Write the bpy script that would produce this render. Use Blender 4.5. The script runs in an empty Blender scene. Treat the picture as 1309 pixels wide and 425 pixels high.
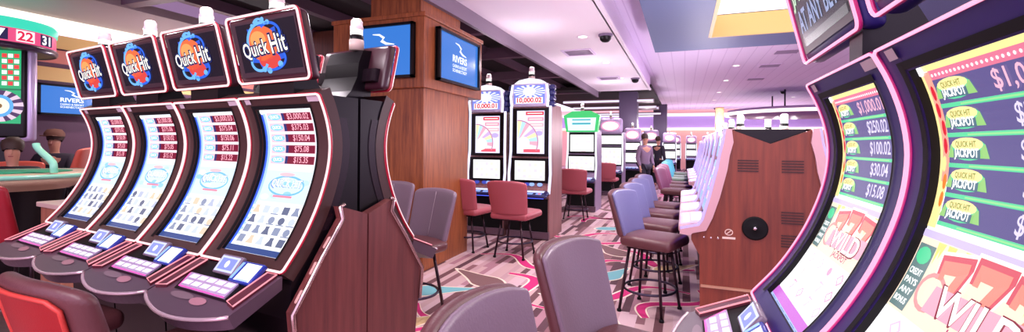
import bpy, math, random
from math import sin, cos, pi, radians, sqrt, atan2
from mathutils import Vector, Matrix
random.seed(7)
S = bpy.context.scene
COL = S.collection
# ---------------------------------------------------------------- camera
F, YAW, ROLL, EYE = 575.0, radians(20.9), .0085, 1.45
FW = Vector((-sin(YAW), cos(YAW), 0)); RT = Vector((cos(YAW), sin(YAW), 0)); UP = Vector((0, 0, 1))
cR = RT * cos(ROLL) + UP * sin(ROLL); cU = UP * cos(ROLL) - RT * sin(ROLL)
cam = bpy.data.cameras.new('camera'); co = bpy.data.objects.new('camera', cam); COL.objects.link(co)
co.matrix_world = Matrix(((cR.x, cU.x, -FW.x, 0), (cR.y, cU.y, -FW.y, 0), (cR.z, cU.z, -FW.z, EYE), (0, 0, 0, 1)))
cam.sensor_width = 36; cam.lens = F / 1309 * 36; cam.shift_y = -(212.5 - 185) / 1309
cam.clip_start = .02; cam.clip_end = 200
S.camera = co

def ray(px, py):
    du = (px - 654.5) / F; dv = (185 - py) / F
    return FW + RT * (du * cos(ROLL) - dv * sin(ROLL)) + UP * (dv * cos(ROLL) + du * sin(ROLL))
def at_z(px, py, z):
    d = ray(px, py); return Vector((0, 0, EYE)) + d * ((z - EYE) / d.z)
def at_D(px, py, D): return Vector((0, 0, EYE)) + ray(px, py) * D

# ---------------------------------------------------------------- materials
def lin(c):
    return tuple(((v / 255) / 12.92 if v / 255 <= .04045 else ((v / 255 + .055) / 1.055) ** 2.4) for v in c)
MC = {}
def mat(name, rgb, rough=.5, metal=0., spec=.5, emit=0., bump=None):
    if name in MC: return MC[name]
    m = bpy.data.materials.new(name); m.use_nodes = True
    b = m.node_tree.nodes['Principled BSDF']; c = (*lin(rgb), 1)
    b.inputs['Base Color'].default_value = c; b.inputs['Roughness'].default_value = rough
    b.inputs['Metallic'].default_value = metal; b.inputs['Specular IOR Level'].default_value = spec
    if emit:
        b.inputs['Emission Color'].default_value = c; b.inputs['Emission Strength'].default_value = emit
    if bump:
        nt = m.node_tree; tc = nt.nodes.new('ShaderNodeTexCoord'); n = nt.nodes.new('ShaderNodeTexNoise')
        n.inputs['Scale'].default_value = bump[0]; n.inputs['Detail'].default_value = 4
        bp = nt.nodes.new('ShaderNodeBump'); bp.inputs['Strength'].default_value = bump[1]; bp.inputs['Distance'].default_value = .01
        nt.links.new(tc.outputs['Object'], n.inputs['Vector']); nt.links.new(n.outputs['Fac'], bp.inputs['Height'])
        nt.links.new(bp.outputs['Normal'], b.inputs['Normal'])
    MC[name] = m; return m
def em(rgb, k=1.0):
    """a lit screen / lamp colour"""
    name = 'lit_%d_%d_%d_%d' % (*rgb, int(k * 100))
    if name in MC: return MC[name]
    m = bpy.data.materials.new(name); m.use_nodes = True
    b = m.node_tree.nodes['Principled BSDF']
    b.inputs['Base Color'].default_value = (.01, .01, .012, 1); b.inputs['Roughness'].default_value = .25
    b.inputs['Specular IOR Level'].default_value = .3
    b.inputs['Emission Color'].default_value = (*lin(rgb), 1); b.inputs['Emission Strength'].default_value = k * .62
    MC[name] = m; return m
def wood(name, dark, light, scale=6., rough=.35, axis='Z', contrast=(.3, .75)):
    if name in MC: return MC[name]
    m = bpy.data.materials.new(name); m.use_nodes = True; nt = m.node_tree; b = nt.nodes['Principled BSDF']
    tc = nt.nodes.new('ShaderNodeTexCoord'); mp = nt.nodes.new('ShaderNodeMapping')
    sc = [scale] * 3; sc['XYZ'.index(axis)] = scale * .06
    mp.inputs['Scale'].default_value = sc
    n = nt.nodes.new('ShaderNodeTexNoise'); n.inputs['Scale'].default_value = 5; n.inputs['Detail'].default_value = 6; n.inputs['Roughness'].default_value = .65
    r = nt.nodes.new('ShaderNodeValToRGB')
    r.color_ramp.elements[0].position = contrast[0]; r.color_ramp.elements[0].color = (*lin(dark), 1)
    r.color_ramp.elements[1].position = contrast[1]; r.color_ramp.elements[1].color = (*lin(light), 1)
    L = nt.links.new
    L(tc.outputs['Object'], mp.inputs['Vector']); L(mp.outputs['Vector'], n.inputs['Vector']); L(n.outputs['Fac'], r.inputs['Fac'])
    L(r.outputs['Color'], b.inputs['Base Color']); b.inputs['Roughness'].default_value = rough
    MC[name] = m; return m

BLACK = mat('black_plastic', (14, 10, 15), .3, 0., .28)
BLACKM = mat('black_matte', (10, 8, 11), .6, 0., .2)
PURPLEBLK = mat('dark_violet_plastic', (42, 30, 100), .4, 0., .3)
BROWNBLK = mat('brown_black_bezel', (66, 42, 40), .34, 0., .35)
CHROME = mat('chrome', (225, 215, 220), .18, 1.)
STEEL = mat('dark_steel', (70, 60, 78), .3, .9)
REDTRIM = mat('red_gloss_trim', (170, 30, 52), .25)
NEON = em((255, 208, 214), 1.15)
NEONR = em((240, 70, 105), 1.0)
NEONPINK = em((255, 165, 200), 1.15)
BARNEON = em((255, 150, 165), 1.0)
NEONMAG = em((228, 40, 130), .8)
GREYDECK = mat('grey_brown_deck', (84, 64, 78), .3)
WOODEND = wood('walnut_laminate', (84, 38, 40), (126, 64, 60), 5., .42)
WOODMID = wood('red_walnut_laminate', (96, 38, 28), (142, 64, 42), 5., .45)
WOODCOL = wood('honey_veneer', (108, 52, 28), (176, 100, 56), 7., .38)
WOODSIDE = wood('rose_laminate', (120, 76, 78), (168, 118, 114), 5., .35)
LEATHER = mat('taupe_leather', (122, 100, 116), .36, bump=(120, .12))
LEATHERDK = mat('brown_leather', (92, 50, 54), .38, bump=(120, .12))
LEATHERRED = mat('brick_red_leather', (166, 78, 88), .42, bump=(120, .12))
LEATHERBLUELIT = mat('blue_lit_leather', (104, 98, 138), .32, bump=(120, .12))  # brown leather with the machines' blue light put into its colour
CRIMSON = mat('crimson_vinyl', (150, 14, 20), .4, bump=(150, .1))
PIPING = mat('red_piping', (190, 54, 46), .5)
SEAM = mat('pale_seam', (170, 150, 160), .6)
LEGM = mat('bronze_metal', (58, 40, 48), .3, .8)

# ---------------------------------------------------------------- mesh builder
class MB:
    def __init__(s): s.v = []; s.f = []; s.m = []; s.mats = []; s.sm = []
    def mi(s, m):
        if m not in s.mats: s.mats.append(m)
        return s.mats.index(m)
    def add(s, vs, fs, m, smooth=False, T=None):
        o = len(s.v); k = s.mi(m)
        s.v += [tuple(T @ Vector(p)) if T else tuple(p) for p in vs]
        for f in fs: s.f.append([i + o for i in f]); s.m.append(k); s.sm.append(smooth)
        return s
    def box(s, c, d, m, T=None):
        x, y, z = d[0] / 2, d[1] / 2, d[2] / 2
        vs = [(c[0] + i * x, c[1] + j * y, c[2] + k * z) for k in (-1, 1) for j in (-1, 1) for i in (-1, 1)]
        return s.add(vs, [(0, 2, 3, 1), (4, 5, 7, 6), (0, 1, 5, 4), (2, 6, 7, 3), (0, 4, 6, 2), (1, 3, 7, 5)], m, False, T)
    def rbox(s, c, d, r, m, T=None, n=3, deform=None, inner=2):
        """rounded box: a cube grid pushed out to radius r"""
        vs = []; fs = []; idx = {}
        h = [q / 2 for q in d]; r = min(r, *h)
        def axis(hh):
            a = [-hh + r * (1 - cos(pi / 2 * i / n)) for i in range(n + 1)]
            mid = [(-hh + r) + (2 * hh - 2 * r) * i / inner for i in range(1, inner)] if hh > r + 1e-6 else []
            b = [-q for q in reversed(a)]
            return a + mid + (b if hh > r + 1e-6 else b[1:])
        A = [axis(q) for q in h]
        def vid(i, j, k):
            if (i, j, k) not in idx:
                p = [A[0][i], A[1][j], A[2][k]]; q = [max(-(h[t] - r), min(h[t] - r, p[t])) for t in range(3)]
                w = [p[t] - q[t] for t in range(3)]; l = sqrt(sum(t * t for t in w)) or 1
                p = [q[t] + w[t] / l * r for t in range(3)]
                if deform: p = deform(*p)
                idx[(i, j, k)] = len(vs); vs.append((p[0] + c[0], p[1] + c[1], p[2] + c[2]))
            return idx[(i, j, k)]
        n0, n1, n2 = [len(a) - 1 for a in A]
        for k, fl in ((0, 1), (n2, 0)):
            for i in range(n0):
                for j in range(n1):
                    q = [vid(i, j, k), vid(i + 1, j, k), vid(i + 1, j + 1, k), vid(i, j + 1, k)]; fs.append(q[::-1] if fl else q)
        for j, fl in ((0, 0), (n1, 1)):
            for i in range(n0):
                for k in range(n2):
                    q = [vid(i, j, k), vid(i + 1, j, k), vid(i + 1, j, k + 1), vid(i, j, k + 1)]; fs.append(q[::-1] if fl else q)
        for i, fl in ((0, 1), (n0, 0)):
            for j in range(n1):
                for k in range(n2):
                    q = [vid(i, j, k), vid(i, j + 1, k), vid(i, j + 1, k + 1), vid(i, j, k + 1)]; fs.append(q[::-1] if fl else q)
        return s.add(vs, fs, m, True, T)
    def prism(s, poly, a, b, m, ax='x', T=None, smooth=False, cap=None):
        """extrude a polygon of (p,q); ax x: (y,z), y: (x,z), z: (x,y)"""
        def P(p, t): return (t, p[0], p[1]) if ax == 'x' else ((p[0], t, p[1]) if ax == 'y' else (p[0], p[1], t))
        n = len(poly); vs = [P(p, a) for p in poly] + [P(p, b) for p in poly]
        s.add(vs, [(i, (i + 1) % n, n + (i + 1) % n, n + i) for i in range(n)], m, smooth, T)
        return s.add(vs, [tuple(range(n - 1, -1, -1)), tuple(range(n, 2 * n))], cap or m, False, T)
    def tube(s, pts, r, m, closed=False, n=8, T=None, taper=None):
        pts = [Vector(p) for p in pts]; N = len(pts); vs = []; fs = []; prev = None
        for i, p in enumerate(pts):
            if closed: t = (pts[(i + 1) % N] - pts[i - 1])
            else: t = pts[min(i + 1, N - 1)] - pts[max(i - 1, 0)]
            t = t.normalized() if t.length > 1e-9 else Vector((0, 0, 1))
            if prev is None:
                a = t.orthogonal().normalized()
            else:
                a = prev - t * prev.dot(t); a = a.normalized() if a.length > 1e-6 else t.orthogonal().normalized()
            prev = a; b = t.cross(a); rr = r if taper is None else r * taper[i]
            vs += [p + a * (rr * cos(2 * pi * k / n)) + b * (rr * sin(2 * pi * k / n)) for k in range(n)]
        for i in range(N if closed else N - 1):
            j = (i + 1) % N
            for k in range(n): fs.append((i * n + k, i * n + (k + 1) % n, j * n + (k + 1) % n, j * n + k))
        if not closed: fs += [tuple(range(n - 1, -1, -1)), tuple(range((N - 1) * n, N * n))]
        return s.add(vs, fs, m, True, T)
    def lathe(s, prof, m, n=24, T=None, a0=0, a1=2 * pi, smooth=True):
        full = abs(a1 - a0 - 2 * pi) < 1e-6; k = n if full else n + 1; vs = []; fs = []
        for r, z in prof:
            vs += [(max(r, 1e-4) * cos(a0 + (a1 - a0) * i / n), max(r, 1e-4) * sin(a0 + (a1 - a0) * i / n), z) for i in range(k)]
        for j in range(len(prof) - 1):
            for i in range(n):
                q = (i + 1) % k; fs.append((j * k + i, j * k + q, (j + 1) * k + q, (j + 1) * k + i))
        return s.add(vs, fs, m, smooth, T)
    def build(s, name, parent=None, bevel=0):
        me = bpy.data.meshes.new(name); me.from_pydata(s.v, [], s.f)
        for m in s.mats: me.materials.append(m)
        me.polygons.foreach_set('material_index', s.m); me.polygons.foreach_set('use_smooth', s.sm); me.update()
        o = bpy.data.objects.new(name, me); COL.objects.link(o)
        if parent: o.parent = parent
        if bevel:
            bv = o.modifiers.new('bevel', 'BEVEL'); bv.width = bevel; bv.segments = 2; bv.limit_method = 'ANGLE'
        return o

def tag(o, label, cat, group=None):
    o['label'] = label; o['category'] = cat
    if group: o['group'] = group
    return o
def thing(name, label, cat, loc=(0, 0, 0), rz=0, group=None):
    o = bpy.data.objects.new(name, None); COL.objects.link(o); o.empty_display_size = .1
    o.location = loc; o.rotation_euler = (0, 0, rz)
    return tag(o, label, cat, group)
def struct(o): o['kind'] = 'structure'; return o
def copy_tree(o, loc=None, rz=None, label=None, parent=None, group=None):
    c = o.copy(); COL.objects.link(c)
    if parent: c.parent = parent
    if loc is not None: c.location = loc
    if rz is not None: c.rotation_euler = (0, 0, rz)
    if label: c['label'] = label
    if group: c['group'] = group
    for ch in KIDS.get(o.name, []) or [x for x in o.children]: copy_tree(ch, parent=c)
    return c
KIDS = {}

# ---------------------------------------------------------------- flat artwork on screens
TXT = {}
def text2d(st, bold=0., spacing=1.):
    k = (st, bold, spacing)
    if k in TXT: return TXT[k]
    cu = bpy.data.curves.new('lettering', 'FONT'); cu.body = st; cu.size = 1; cu.align_x = 'CENTER'; cu.align_y = 'CENTER'
    cu.offset = bold; cu.resolution_u = 3; cu.space_character = spacing
    ob = bpy.data.objects.new('lettering', cu); COL.objects.link(ob)
    dg = bpy.context.evaluated_depsgraph_get(); dg.update()
    me = bpy.data.meshes.new_from_object(ob.evaluated_get(dg))
    r = ([(v.co.x, v.co.y) for v in me.vertices], [tuple(p.vertices) for p in me.polygons])
    bpy.data.objects.remove(ob); bpy.data.curves.remove(cu); bpy.data.meshes.remove(me)
    TXT[k] = r; return r
class Art:
    """flat shapes laid on a surface: P(x, y, h) gives the point at right x, up y, height h"""
    def __init__(s, mb, P, step=.0006): s.mb, s.P, s.step = mb, P, step
    def poly(s, pts, m, layer=1):
        s.mb.add([s.P(x, y, layer * s.step) for x, y in pts], [tuple(range(len(pts)))], m)
    def rect(s, x0, y0, x1, y1, m, layer=1, n=1):
        if x1 < x0: x0, x1 = x1, x0
        if y1 < y0: y0, y1 = y1, y0
        vs = []
        for i in range(n + 1):
            y = y0 + (y1 - y0) * i / n; vs += [s.P(x0, y, layer * s.step), s.P(x1, y, layer * s.step)]
        s.mb.add(vs, [(2 * i, 2 * i + 1, 2 * i + 3, 2 * i + 2) for i in range(n)], m)
    def disc(s, x, y, rx, ry, m, layer=1, n=20, a0=0, a1=2 * pi):
        s.poly([(x + rx * cos(a0 + (a1 - a0) * i / n), y + ry * sin(a0 + (a1 - a0) * i / n)) for i in range(n if a1 - a0 > 6.28 else n + 1)], m, layer)
    def band(s, pts, w, m, layer=1, taper=None):
        """a ribbon of width w along pts"""
        L = []; R = []; N = len(pts)
        for i, (x, y) in enumerate(pts):
            a = pts[max(i - 1, 0)]; b = pts[min(i + 1, N - 1)]; dx, dy = b[0] - a[0], b[1] - a[1]; l = math.hypot(dx, dy) or 1
            ww = w / 2 * (taper[i] if taper else 1)
            L.append((x - dy / l * ww, y + dx / l * ww)); R.append((x + dy / l * ww, y - dx / l * ww))
        vs = [s.P(x, y, layer * s.step) for x, y in L + R]
        s.mb.add(vs, [(i, N + i, N + i + 1, i + 1) for i in range(N - 1)], m)
    def ring(s, x, y, rx, ry, w, m, layer=1, n=24, a0=0, a1=2 * pi):
        s.band([(x + rx * cos(a0 + (a1 - a0) * i / n), y + ry * sin(a0 + (a1 - a0) * i / n)) for i in range(n + 1)], w, m, layer)
    def text(s, st, x, y, size, m, layer=2, bold=0., width=None, rot=0., spacing=1., shear=0.):
        vs, fs = text2d(st, bold, spacing)
        if not vs: return
        xs = [v[0] for v in vs]; ys = [v[1] for v in vs]
        w = max(xs) - min(xs); cx = (max(xs) + min(xs)) / 2; cy = (max(ys) + min(ys)) / 2; h = max(ys) - min(ys)
        k = size / .7; kx = k if width is None else width / w
        c, si = cos(rot), sin(rot); out = []
        for a, b in vs:
            p = (a - cx) * kx; q = (b - cy) * k; p += q * shear
            out.append(s.P(x + p * c - q * si, y + p * si + q * c, layer * s.step))
        s.mb.add(out, fs, m)
def plane_map(origin, right, up):
    o, r, u = Vector(origin), Vector(right).normalized(), Vector(up).normalized(); n = r.cross(u)
    return lambda x, y, h: o + r * x + u * y + n * h

# ---------------------------------------------------------------- setting
# ceiling heights
ZC, ZP = 3.3, 3.75
def carpet_material():
    m = bpy.data.materials.new('patterned_carpet'); m.use_nodes = True; nt = m.node_tree; b = nt.nodes['Principled BSDF']; L = nt.links.new
    N = nt.nodes.new
    tc = N('ShaderNodeTexCoord'); mp = N('ShaderNodeMapping'); mp.inputs['Rotation'].default_value = (0, 0, 0)
    L(tc.outputs['Object'], mp.inputs['Vector'])
    sx = N('ShaderNodeSeparateXYZ'); L(mp.outputs['Vector'], sx.inputs[0])
    # stripes of random width and colour that break off along their length
    mu = N('ShaderNodeMath'); mu.operation = 'MULTIPLY'; mu.inputs[1].default_value = 14; L(sx.outputs['X'], mu.inputs[0])
    fl = N('ShaderNodeMath'); fl.operation = 'FLOOR'; L(mu.outputs[0], fl.inputs[0])
    wn0 = N('ShaderNodeTexWhiteNoise'); wn0.noise_dimensions = '1D'; L(fl.outputs[0], wn0.inputs['W'])
    ad = N('ShaderNodeMath'); ad.operation = 'MULTIPLY_ADD'; ad.inputs[1].default_value = 1.1; L(sx.outputs['Y'], ad.inputs[0])
    m5 = N('ShaderNodeMath'); m5.operation = 'MULTIPLY'; m5.inputs[1].default_value = 7; L(wn0.outputs['Value'], m5.inputs[0]); L(m5.outputs[0], ad.inputs[2])
    f2 = N('ShaderNodeMath'); f2.operation = 'FLOOR'; L(ad.outputs[0], f2.inputs[0])
    cb = N('ShaderNodeCombineXYZ'); L(fl.outputs[0], cb.inputs[0]); L(f2.outputs[0], cb.inputs[1])
    wn = N('ShaderNodeTexWhiteNoise'); wn.noise_dimensions = '2D'; L(cb.outputs[0], wn.inputs['Vector'])
    r = N('ShaderNodeValToRGB'); r.color_ramp.interpolation = 'CONSTANT'
    cols = [(0, (192, 156, 158)), (.24, (100, 60, 66)), (.42, (200, 166, 174)), (.6, (128, 84, 92)), (.72, (182, 144, 150)), (.86, (82, 46, 58)), (.94, (162, 114, 128))]
    e = r.color_ramp.elements
    while len(e) < len(cols): e.new(.5)
    for i, (p, c) in enumerate(cols): e[i].position = p; e[i].color = (*lin(c), 1)
    L(wn.outputs['Value'], r.inputs['Fac']); L(r.outputs['Color'], b.inputs['Base Color'])
    b.inputs['Roughness'].default_value = .85
    nz = N('ShaderNodeTexNoise'); nz.inputs['Scale'].default_value = 220; bp = N('ShaderNodeBump'); bp.inputs['Strength'].default_value = .3; bp.inputs['Distance'].default_value = .004
    L(tc.outputs['Object'], nz.inputs['Vector']); L(nz.outputs['Fac'], bp.inputs['Height']); L(bp.outputs['Normal'], b.inputs['Normal'])
    return m
CARPET = carpet_material()
MAG = mat('carpet_magenta', (196, 26, 108), .85); CREAM = mat('carpet_cream', (236, 214, 196), .85)
TEAL = mat('carpet_teal', (110, 170, 178), .85); TAN = mat('carpet_tan', (206, 172, 128), .85); MAUVE = mat('carpet_brown', (118, 82, 84), .85); CBLUE = mat('carpet_blue', (60, 130, 200), .85)
fb = MB(); fb.add([(-14, -4, 0), (14, -4, 0), (14, 33, 0), (-14, 33, 0)], [(0, 1, 2, 3)], CARPET)
fa = Art(fb, lambda x, y, h: Vector((x, y, h)), .0008)
def vine(x, y, rot, k, m, flip=1):
    pts = []
    for i in range(25):
        t = i / 24; a = t * 2.0 * pi
        px, py = k * (t - .5) * 1.5, flip * k * .26 * sin(a * 1.05) * (1 - .3 * t)
        pts.append((x + px * cos(rot) - py * sin(rot), y + px * sin(rot) + py * cos(rot)))
    tp = [.35 + .65 * sin(pi * min(1, .12 + i / 24)) for i in range(25)]
    fa.band(pts, k * .19, CREAM, 1, tp); fa.band(pts, k * .135, m, 2, tp)
def drop(x, y, rot, k, m):
    def sh(q):
        out = []
        for i in range(28):
            a = 2 * pi * i / 28; rr = q * (1 if cos(a) < 0 else 1 + 1.1 * cos(a) ** 4)
            px, py = rr * cos(a), q * .62 * sin(a) * (1 - .35 * max(0, cos(a)))
            out.append((x + px * cos(rot) - py * sin(rot), y + px * sin(rot) + py * cos(rot)))
        return out
    fa.poly(sh(k * 1.14), CREAM, 3); fa.poly(sh(k), m, 4)
drop(-1.95, 4.35, 2.6, .26, MAUVE); drop(-2.35, 3.85, .5, .24, TEAL); vine(-1.45, 4.25, -.9, .8, MAG); vine(-1.75, 3.35, 2.9, .7, MAG, -1)
drop(-2.1, 3.05, .9, .2, TAN); drop(-1.5, 3.9, 2.3, .17, TAN); drop(-.65, 2.85, .3, .2, TEAL); vine(-.55, 3.5, 2.2, .8, MAG); drop(-.95, 4.1, 2.9, .16, TAN)
vine(-1.0, 5.4, .6, .9, MAG, -1); drop(-1.15, 4.75, .7, .12, CBLUE); drop(-.85, 6.2, 2.2, .25, MAUVE); vine(-.6, 7.3, 2.0, 1., MAG); drop(-1.2, 7.9, .5, .24, TEAL)
drop(-1.5, 2.55, 1.5, .16, TAN); vine(-.05, 4.4, 1.1, .7, MAG); drop(-.3, 3.15, 1.2, .16, MAG); drop(-.15, 5.6, .8, .2, TAN); vine(-1.3, 9.0, .9, 1., MAG)
vine(-.2, 2.9, 2.5, .6, MAG, -1); drop(-.05, 3.45, .5, .13, CBLUE); drop(-.75, 5.05, 1.2, .2, TEAL)
for a_ in ((-.95, 4.55, 1.9, .9, MAG), (-.5, 4.55, .4, .8, MAG, -1), (-1.1, 6.7, 1.2, 1., MAG), (-.45, 6.0, 2.6, .9, MAG), (-1.55, 3.0, .2, .6, MAG), (-.75, 3.25, 1.5, .7, MAG, -1), (-1.4, 7.2, .3, .9, MAG, -1), (-.9, 8.4, 2.2, 1.1, MAG), (-1.9, 5.3, 2.9, .8, MAG)): vine(*a_)
for i in range(60):
    x, y = random.uniform(-6, 2), random.uniform(8, 24)
    (vine if i % 2 else drop)(x, y, random.uniform(0, 6), .8 if i % 2 else .22, random.choice([MAG, MAG, TEAL, TAN, MAUVE]))
struct(fb.build('floor'))

CEIL = mat('white_ceiling', (248, 236, 246), .7); GREYC = mat('grey_bulkhead', (128, 112, 128), .6)
BLUEC = mat('blue_grey_soffit', (90, 104, 148), .55); DARKC = mat('dark_open_ceiling', (28, 14, 17), .8)
BEAM = mat('violet_brown_beam', (84, 56, 74), .45); LILAC = mat('lilac_paint', (226, 206, 236), .6)
YEL = mat('warm_trim', (226, 188, 120), .5); SALMON = mat('salmon_wall', (232, 178, 168), .6); LILW = mat('violet_wall', (178, 150, 214), .6)
WARM = em((255, 240, 220), 1.5); COOLW = em((248, 238, 255), 1.4)
def planked():
    m = mat('planked_ceiling', (222, 204, 236), .55); nt = m.node_tree; b = nt.nodes['Principled BSDF']; L = nt.links.new
    tc = nt.nodes.new('ShaderNodeTexCoord'); s_ = nt.nodes.new('ShaderNodeSeparateXYZ'); L(tc.outputs['Object'], s_.inputs[0])
    mu = nt.nodes.new('ShaderNodeMath'); mu.operation = 'MULTIPLY'; mu.inputs[1].default_value = 3.2; L(s_.outputs['X'], mu.inputs[0])
    fr = nt.nodes.new('ShaderNodeMath'); fr.operation = 'FRACT'; L(mu.outputs[0], fr.inputs[0])
    r = nt.nodes.new('ShaderNodeValToRGB'); r.color_ramp.elements[0].color = (*lin((196, 172, 214)), 1); r.color_ramp.elements[1].position = .09; r.color_ramp.elements[1].color = (*lin((226, 208, 240)), 1)
    L(fr.outputs[0], r.inputs['Fac']); L(r.outputs['Color'], b.inputs['Base Color']); return m
PLANK = planked()
# open dark ceiling on the left, beams across it
b = MB(); b.box((-4.98, 9.5, 3.65), (4.45, 26, .1), DARKC); struct(b.build('ceiling_dark_bay'))
b = MB()
for y in (1.2, 2.55, 3.9, 6.9, 9, 12, 16): b.box((-4.98, y, 3.42), (4.4, .16, .22), BEAM)
for x in (-6.6, -5.3, -4.1): b.box((x, 8, 3.5), (.14, 22, .16), BEAM)
struct(b.build('trim_1'))
# pale soffit on the far left with its warm cove
b = MB(); b.box((-8.0, 9.5, 3.35), (1.6, 30, .12), mat('beige_soffit', (156, 140, 140), .6)); struct(b.build('ceiling_left_soffit'))
b = MB(); b.box((-8.86, 9.5, 3.24), (.06, 28, .22), WARM); struct(b.build('trim_2'))
b = MB(); b.box((-9.0, 9.5, 3.8), (.2, 30, .7), GREYC); b.box((-9.0, 9.5, 1.5), (.2, 30, 3.0), mat('plum_wall', (92, 60, 84), .6))
for z, mm in ((2.95, YEL), (2.72, mat('orange_wall_band', (214, 132, 118), .5)), (2.45, YEL)): b.box((-8.88, 9.5, z), (.05, 28, .2), mm)
struct(b.build('wall_left'))
# white dropped soffit, grey fascia on its left, pale step on its right
b = MB(); b.box((-1.91, 7.35, ZC + .05), (1.68, 16.3, .1), CEIL); b.box((-1.08, 7.35, ZC + .22), (.06, 16.3, .44), LILAC)
b.box((-1.05, 7.35, ZC + .005), (.06, 16.3, .04), CEIL); struct(b.build('ceiling_white_soffit'))
b = MB(); b.box((-2.78, 7.35, ZC - .07), (.06, 16.3, .26), GREYC); struct(b.build('trim_3'))  # the fascia's grey holds the shade on its face
# plank ceiling behind, blue-grey soffit with a bright coffer
b = MB(); b.add([(-2.7, -1, ZP), (14, -1, ZP), (14, 31, ZP), (-2.7, 31, ZP)], [(0, 3, 2, 1)], PLANK); struct(b.build('ceiling'))
def frame_slab(mb, x0, x1, y0, y1, hx0, hx1, hy0, hy1, z, t, m):
    for a in ((x0, hx0, y0, y1), (hx1, x1, y0, y1), (hx0, hx1, y0, hy0), (hx0, hx1, hy1, y1)):
        mb.box(((a[0] + a[1]) / 2, (a[2] + a[3]) / 2, z + t / 2), (a[1] - a[0], a[3] - a[2], t), m)
b = MB(); CX0, CX1, CY0, CY1 = .40, 2.6, 1.5, 8.3
frame_slab(b, -.545, 14, -1, 9.35, CX0, CX1, CY0, CY1, ZC, .1, BLUEC)
struct(b.build('ceiling_blue_soffit'))
b = MB()
for x in (CX0, CX1): b.box((x, (CY0 + CY1) / 2, ZC + .17), (.05, CY1 - CY0, .36), YEL)
for y in (CY0, CY1): b.box(((CX0 + CX1) / 2, y, ZC + .17), (CX1 - CX0, .05, .36), YEL)
struct(b.build('trim_4'))
b = MB(); b.box(((CX0 + CX1) / 2, (CY0 + CY1) / 2, ZC + .37), (CX1 - CX0 - .1, CY1 - CY0 - .1, .03), em((255, 250, 244), 1.5)); struct(b.build('ceiling_light_panel'))
# far wall with two lines of cove light
b = MB(); b.box((1, 30.6, 1.9), (30, .2, 3.8), SALMON); b.box((1, 30.44, 3.0), (30, .1, .85), LILW); struct(b.build('wall_back'))
b = MB(); b.box((1, 30.3, 3.42), (30, .16, .16), COOLW); b.box((1, 30.34, 2.52), (30, .14, .14), WARM); struct(b.build('trim_5'))
b = MB(); b.box((-8.2, 13.5, 1.65), (5.2, .12, 3.3), mat('plum_dark_wall', (84, 50, 62), .6)); struct(b.build('wall_partition'))
# hanging dark timber canopy far left of the aisle
b = MB()
for i, (y, z) in enumerate(((16.6, 3.05), (18.2, 2.95), (20, 3.05), (22, 2.95))):
    b.box((-2.6, y, z), (3.2, .5, .12), mat('umber_timber', (96, 56, 60), .5)); b.box((-2.6, y - .28, z - .02), (3.2, .05, .07), em((235, 225, 255), .9))
b.box((-3.2, 19, 3.4), (4.4, 7.5, .1), DARKC)
struct(b.build('ceiling_timber_canopy'))
b = MB()
b.box((-1.85, 16.6, 1.7), (.62, .62, 3.4), mat('violet_black_column', (70, 52, 84), .5)); struct(b.build('wall_pier'))
b = MB(); b.box((-1.05, 22.5, 1.7), (.6, .6, 3.4), mat('violet_black_column', (70, 52, 84), .5)); struct(b.build('wall_far_pier'))
# wide canopy with warm edge above the mid bank, far right
tr = thing('ring_canopy', 'round violet canopy with warm lit rim hanging over the far machines', 'canopy', (4.5, 22, 0))
b = MB(); b.lathe([(.1, 2.75), (2.6, 2.75), (2.7, 2.85), (2.7, 3.0), (.1, 3.1)], mat('canopy_violet', (150, 118, 170), .4), 48); b.build('canopy_disc', tr)
b = MB(); b.lathe([(2.72, 2.78), (2.82, 2.78), (2.82, 2.9), (2.72, 2.9)], WARM, 48); b.build('lit_rim', tr)
b = MB()
for a in range(3): b.tube([(1.5 * cos(a * 2.1), 1.5 * sin(a * 2.1), 3.0), (1.5 * cos(a * 2.1), 1.5 * sin(a * 2.1), ZP)], .03, STEEL)
b.build('hanger', tr)

# ceiling fittings
def downlight(px, py, z, label):
    p = at_z(px, py, z); t = thing('downlight', label, 'ceiling light', (p.x, p.y, z), 0, 'recessed round ceiling downlights')
    b = MB(); b.lathe([(.07, -.004), (.1, -.012), (.115, 0)], CEIL, 20); b.build('trim_ring', t)
    b = MB(); b.lathe([(.0, -.006), (.075, -.006)], em((255, 248, 250), 3.), 20); b.build('lens', t)
for i, (px, py) in enumerate(((745, 47), (775, 80), (793, 100))):
    downlight(px, py, ZC, ['nearest lit downlight in the white dropped soffit', 'middle lit downlight in the white dropped soffit', 'farthest lit downlight in the white dropped soffit'][i])
for i, (px, py) in enumerate(((941, 84), (928, 103), (919, 118), (913, 128), (1014, 124))):
    downlight(px, py, ZP, ['downlight in the lilac plank ceiling nearest the blue soffit', 'second downlight behind the blue soffit in the plank ceiling', 'third downlight behind the blue soffit in the plank ceiling', 'farthest downlight in the plank ceiling row', 'lone downlight in the plank ceiling right of the row, above the speaker panel'][i])
def dome(px, py, z, label):
    p = at_z(px, py, z); t = thing('camera_dome', label, 'security camera', (p.x, p.y, z), 0, 'dark camera domes on the ceiling')
    b = MB(); b.lathe([(.12, 0), (.12, -.03), (.1, -.04)], mat('dome_ring', (120, 100, 130), .4), 20); b.build('mount_ring', t)
    b = MB(); b.lathe([(.1, -.035), (.09, -.09), (.055, -.125), (0, -.135)], BLACK, 20); b.build('dome_lens', t)
for px, py, z, l in ((774, 44, ZC, 'dark camera dome beside the nearest downlight of the white soffit'), (812, 100, ZC, 'small dark camera dome near the far end of the white soffit'),
                     (1001, 116, ZP, 'dark camera dome on plank ceiling beside the lone downlight'), (915, 138, ZP, 'tiny dark camera dome at the far end of the plank ceiling')): dome(px, py, z, l)
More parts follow.
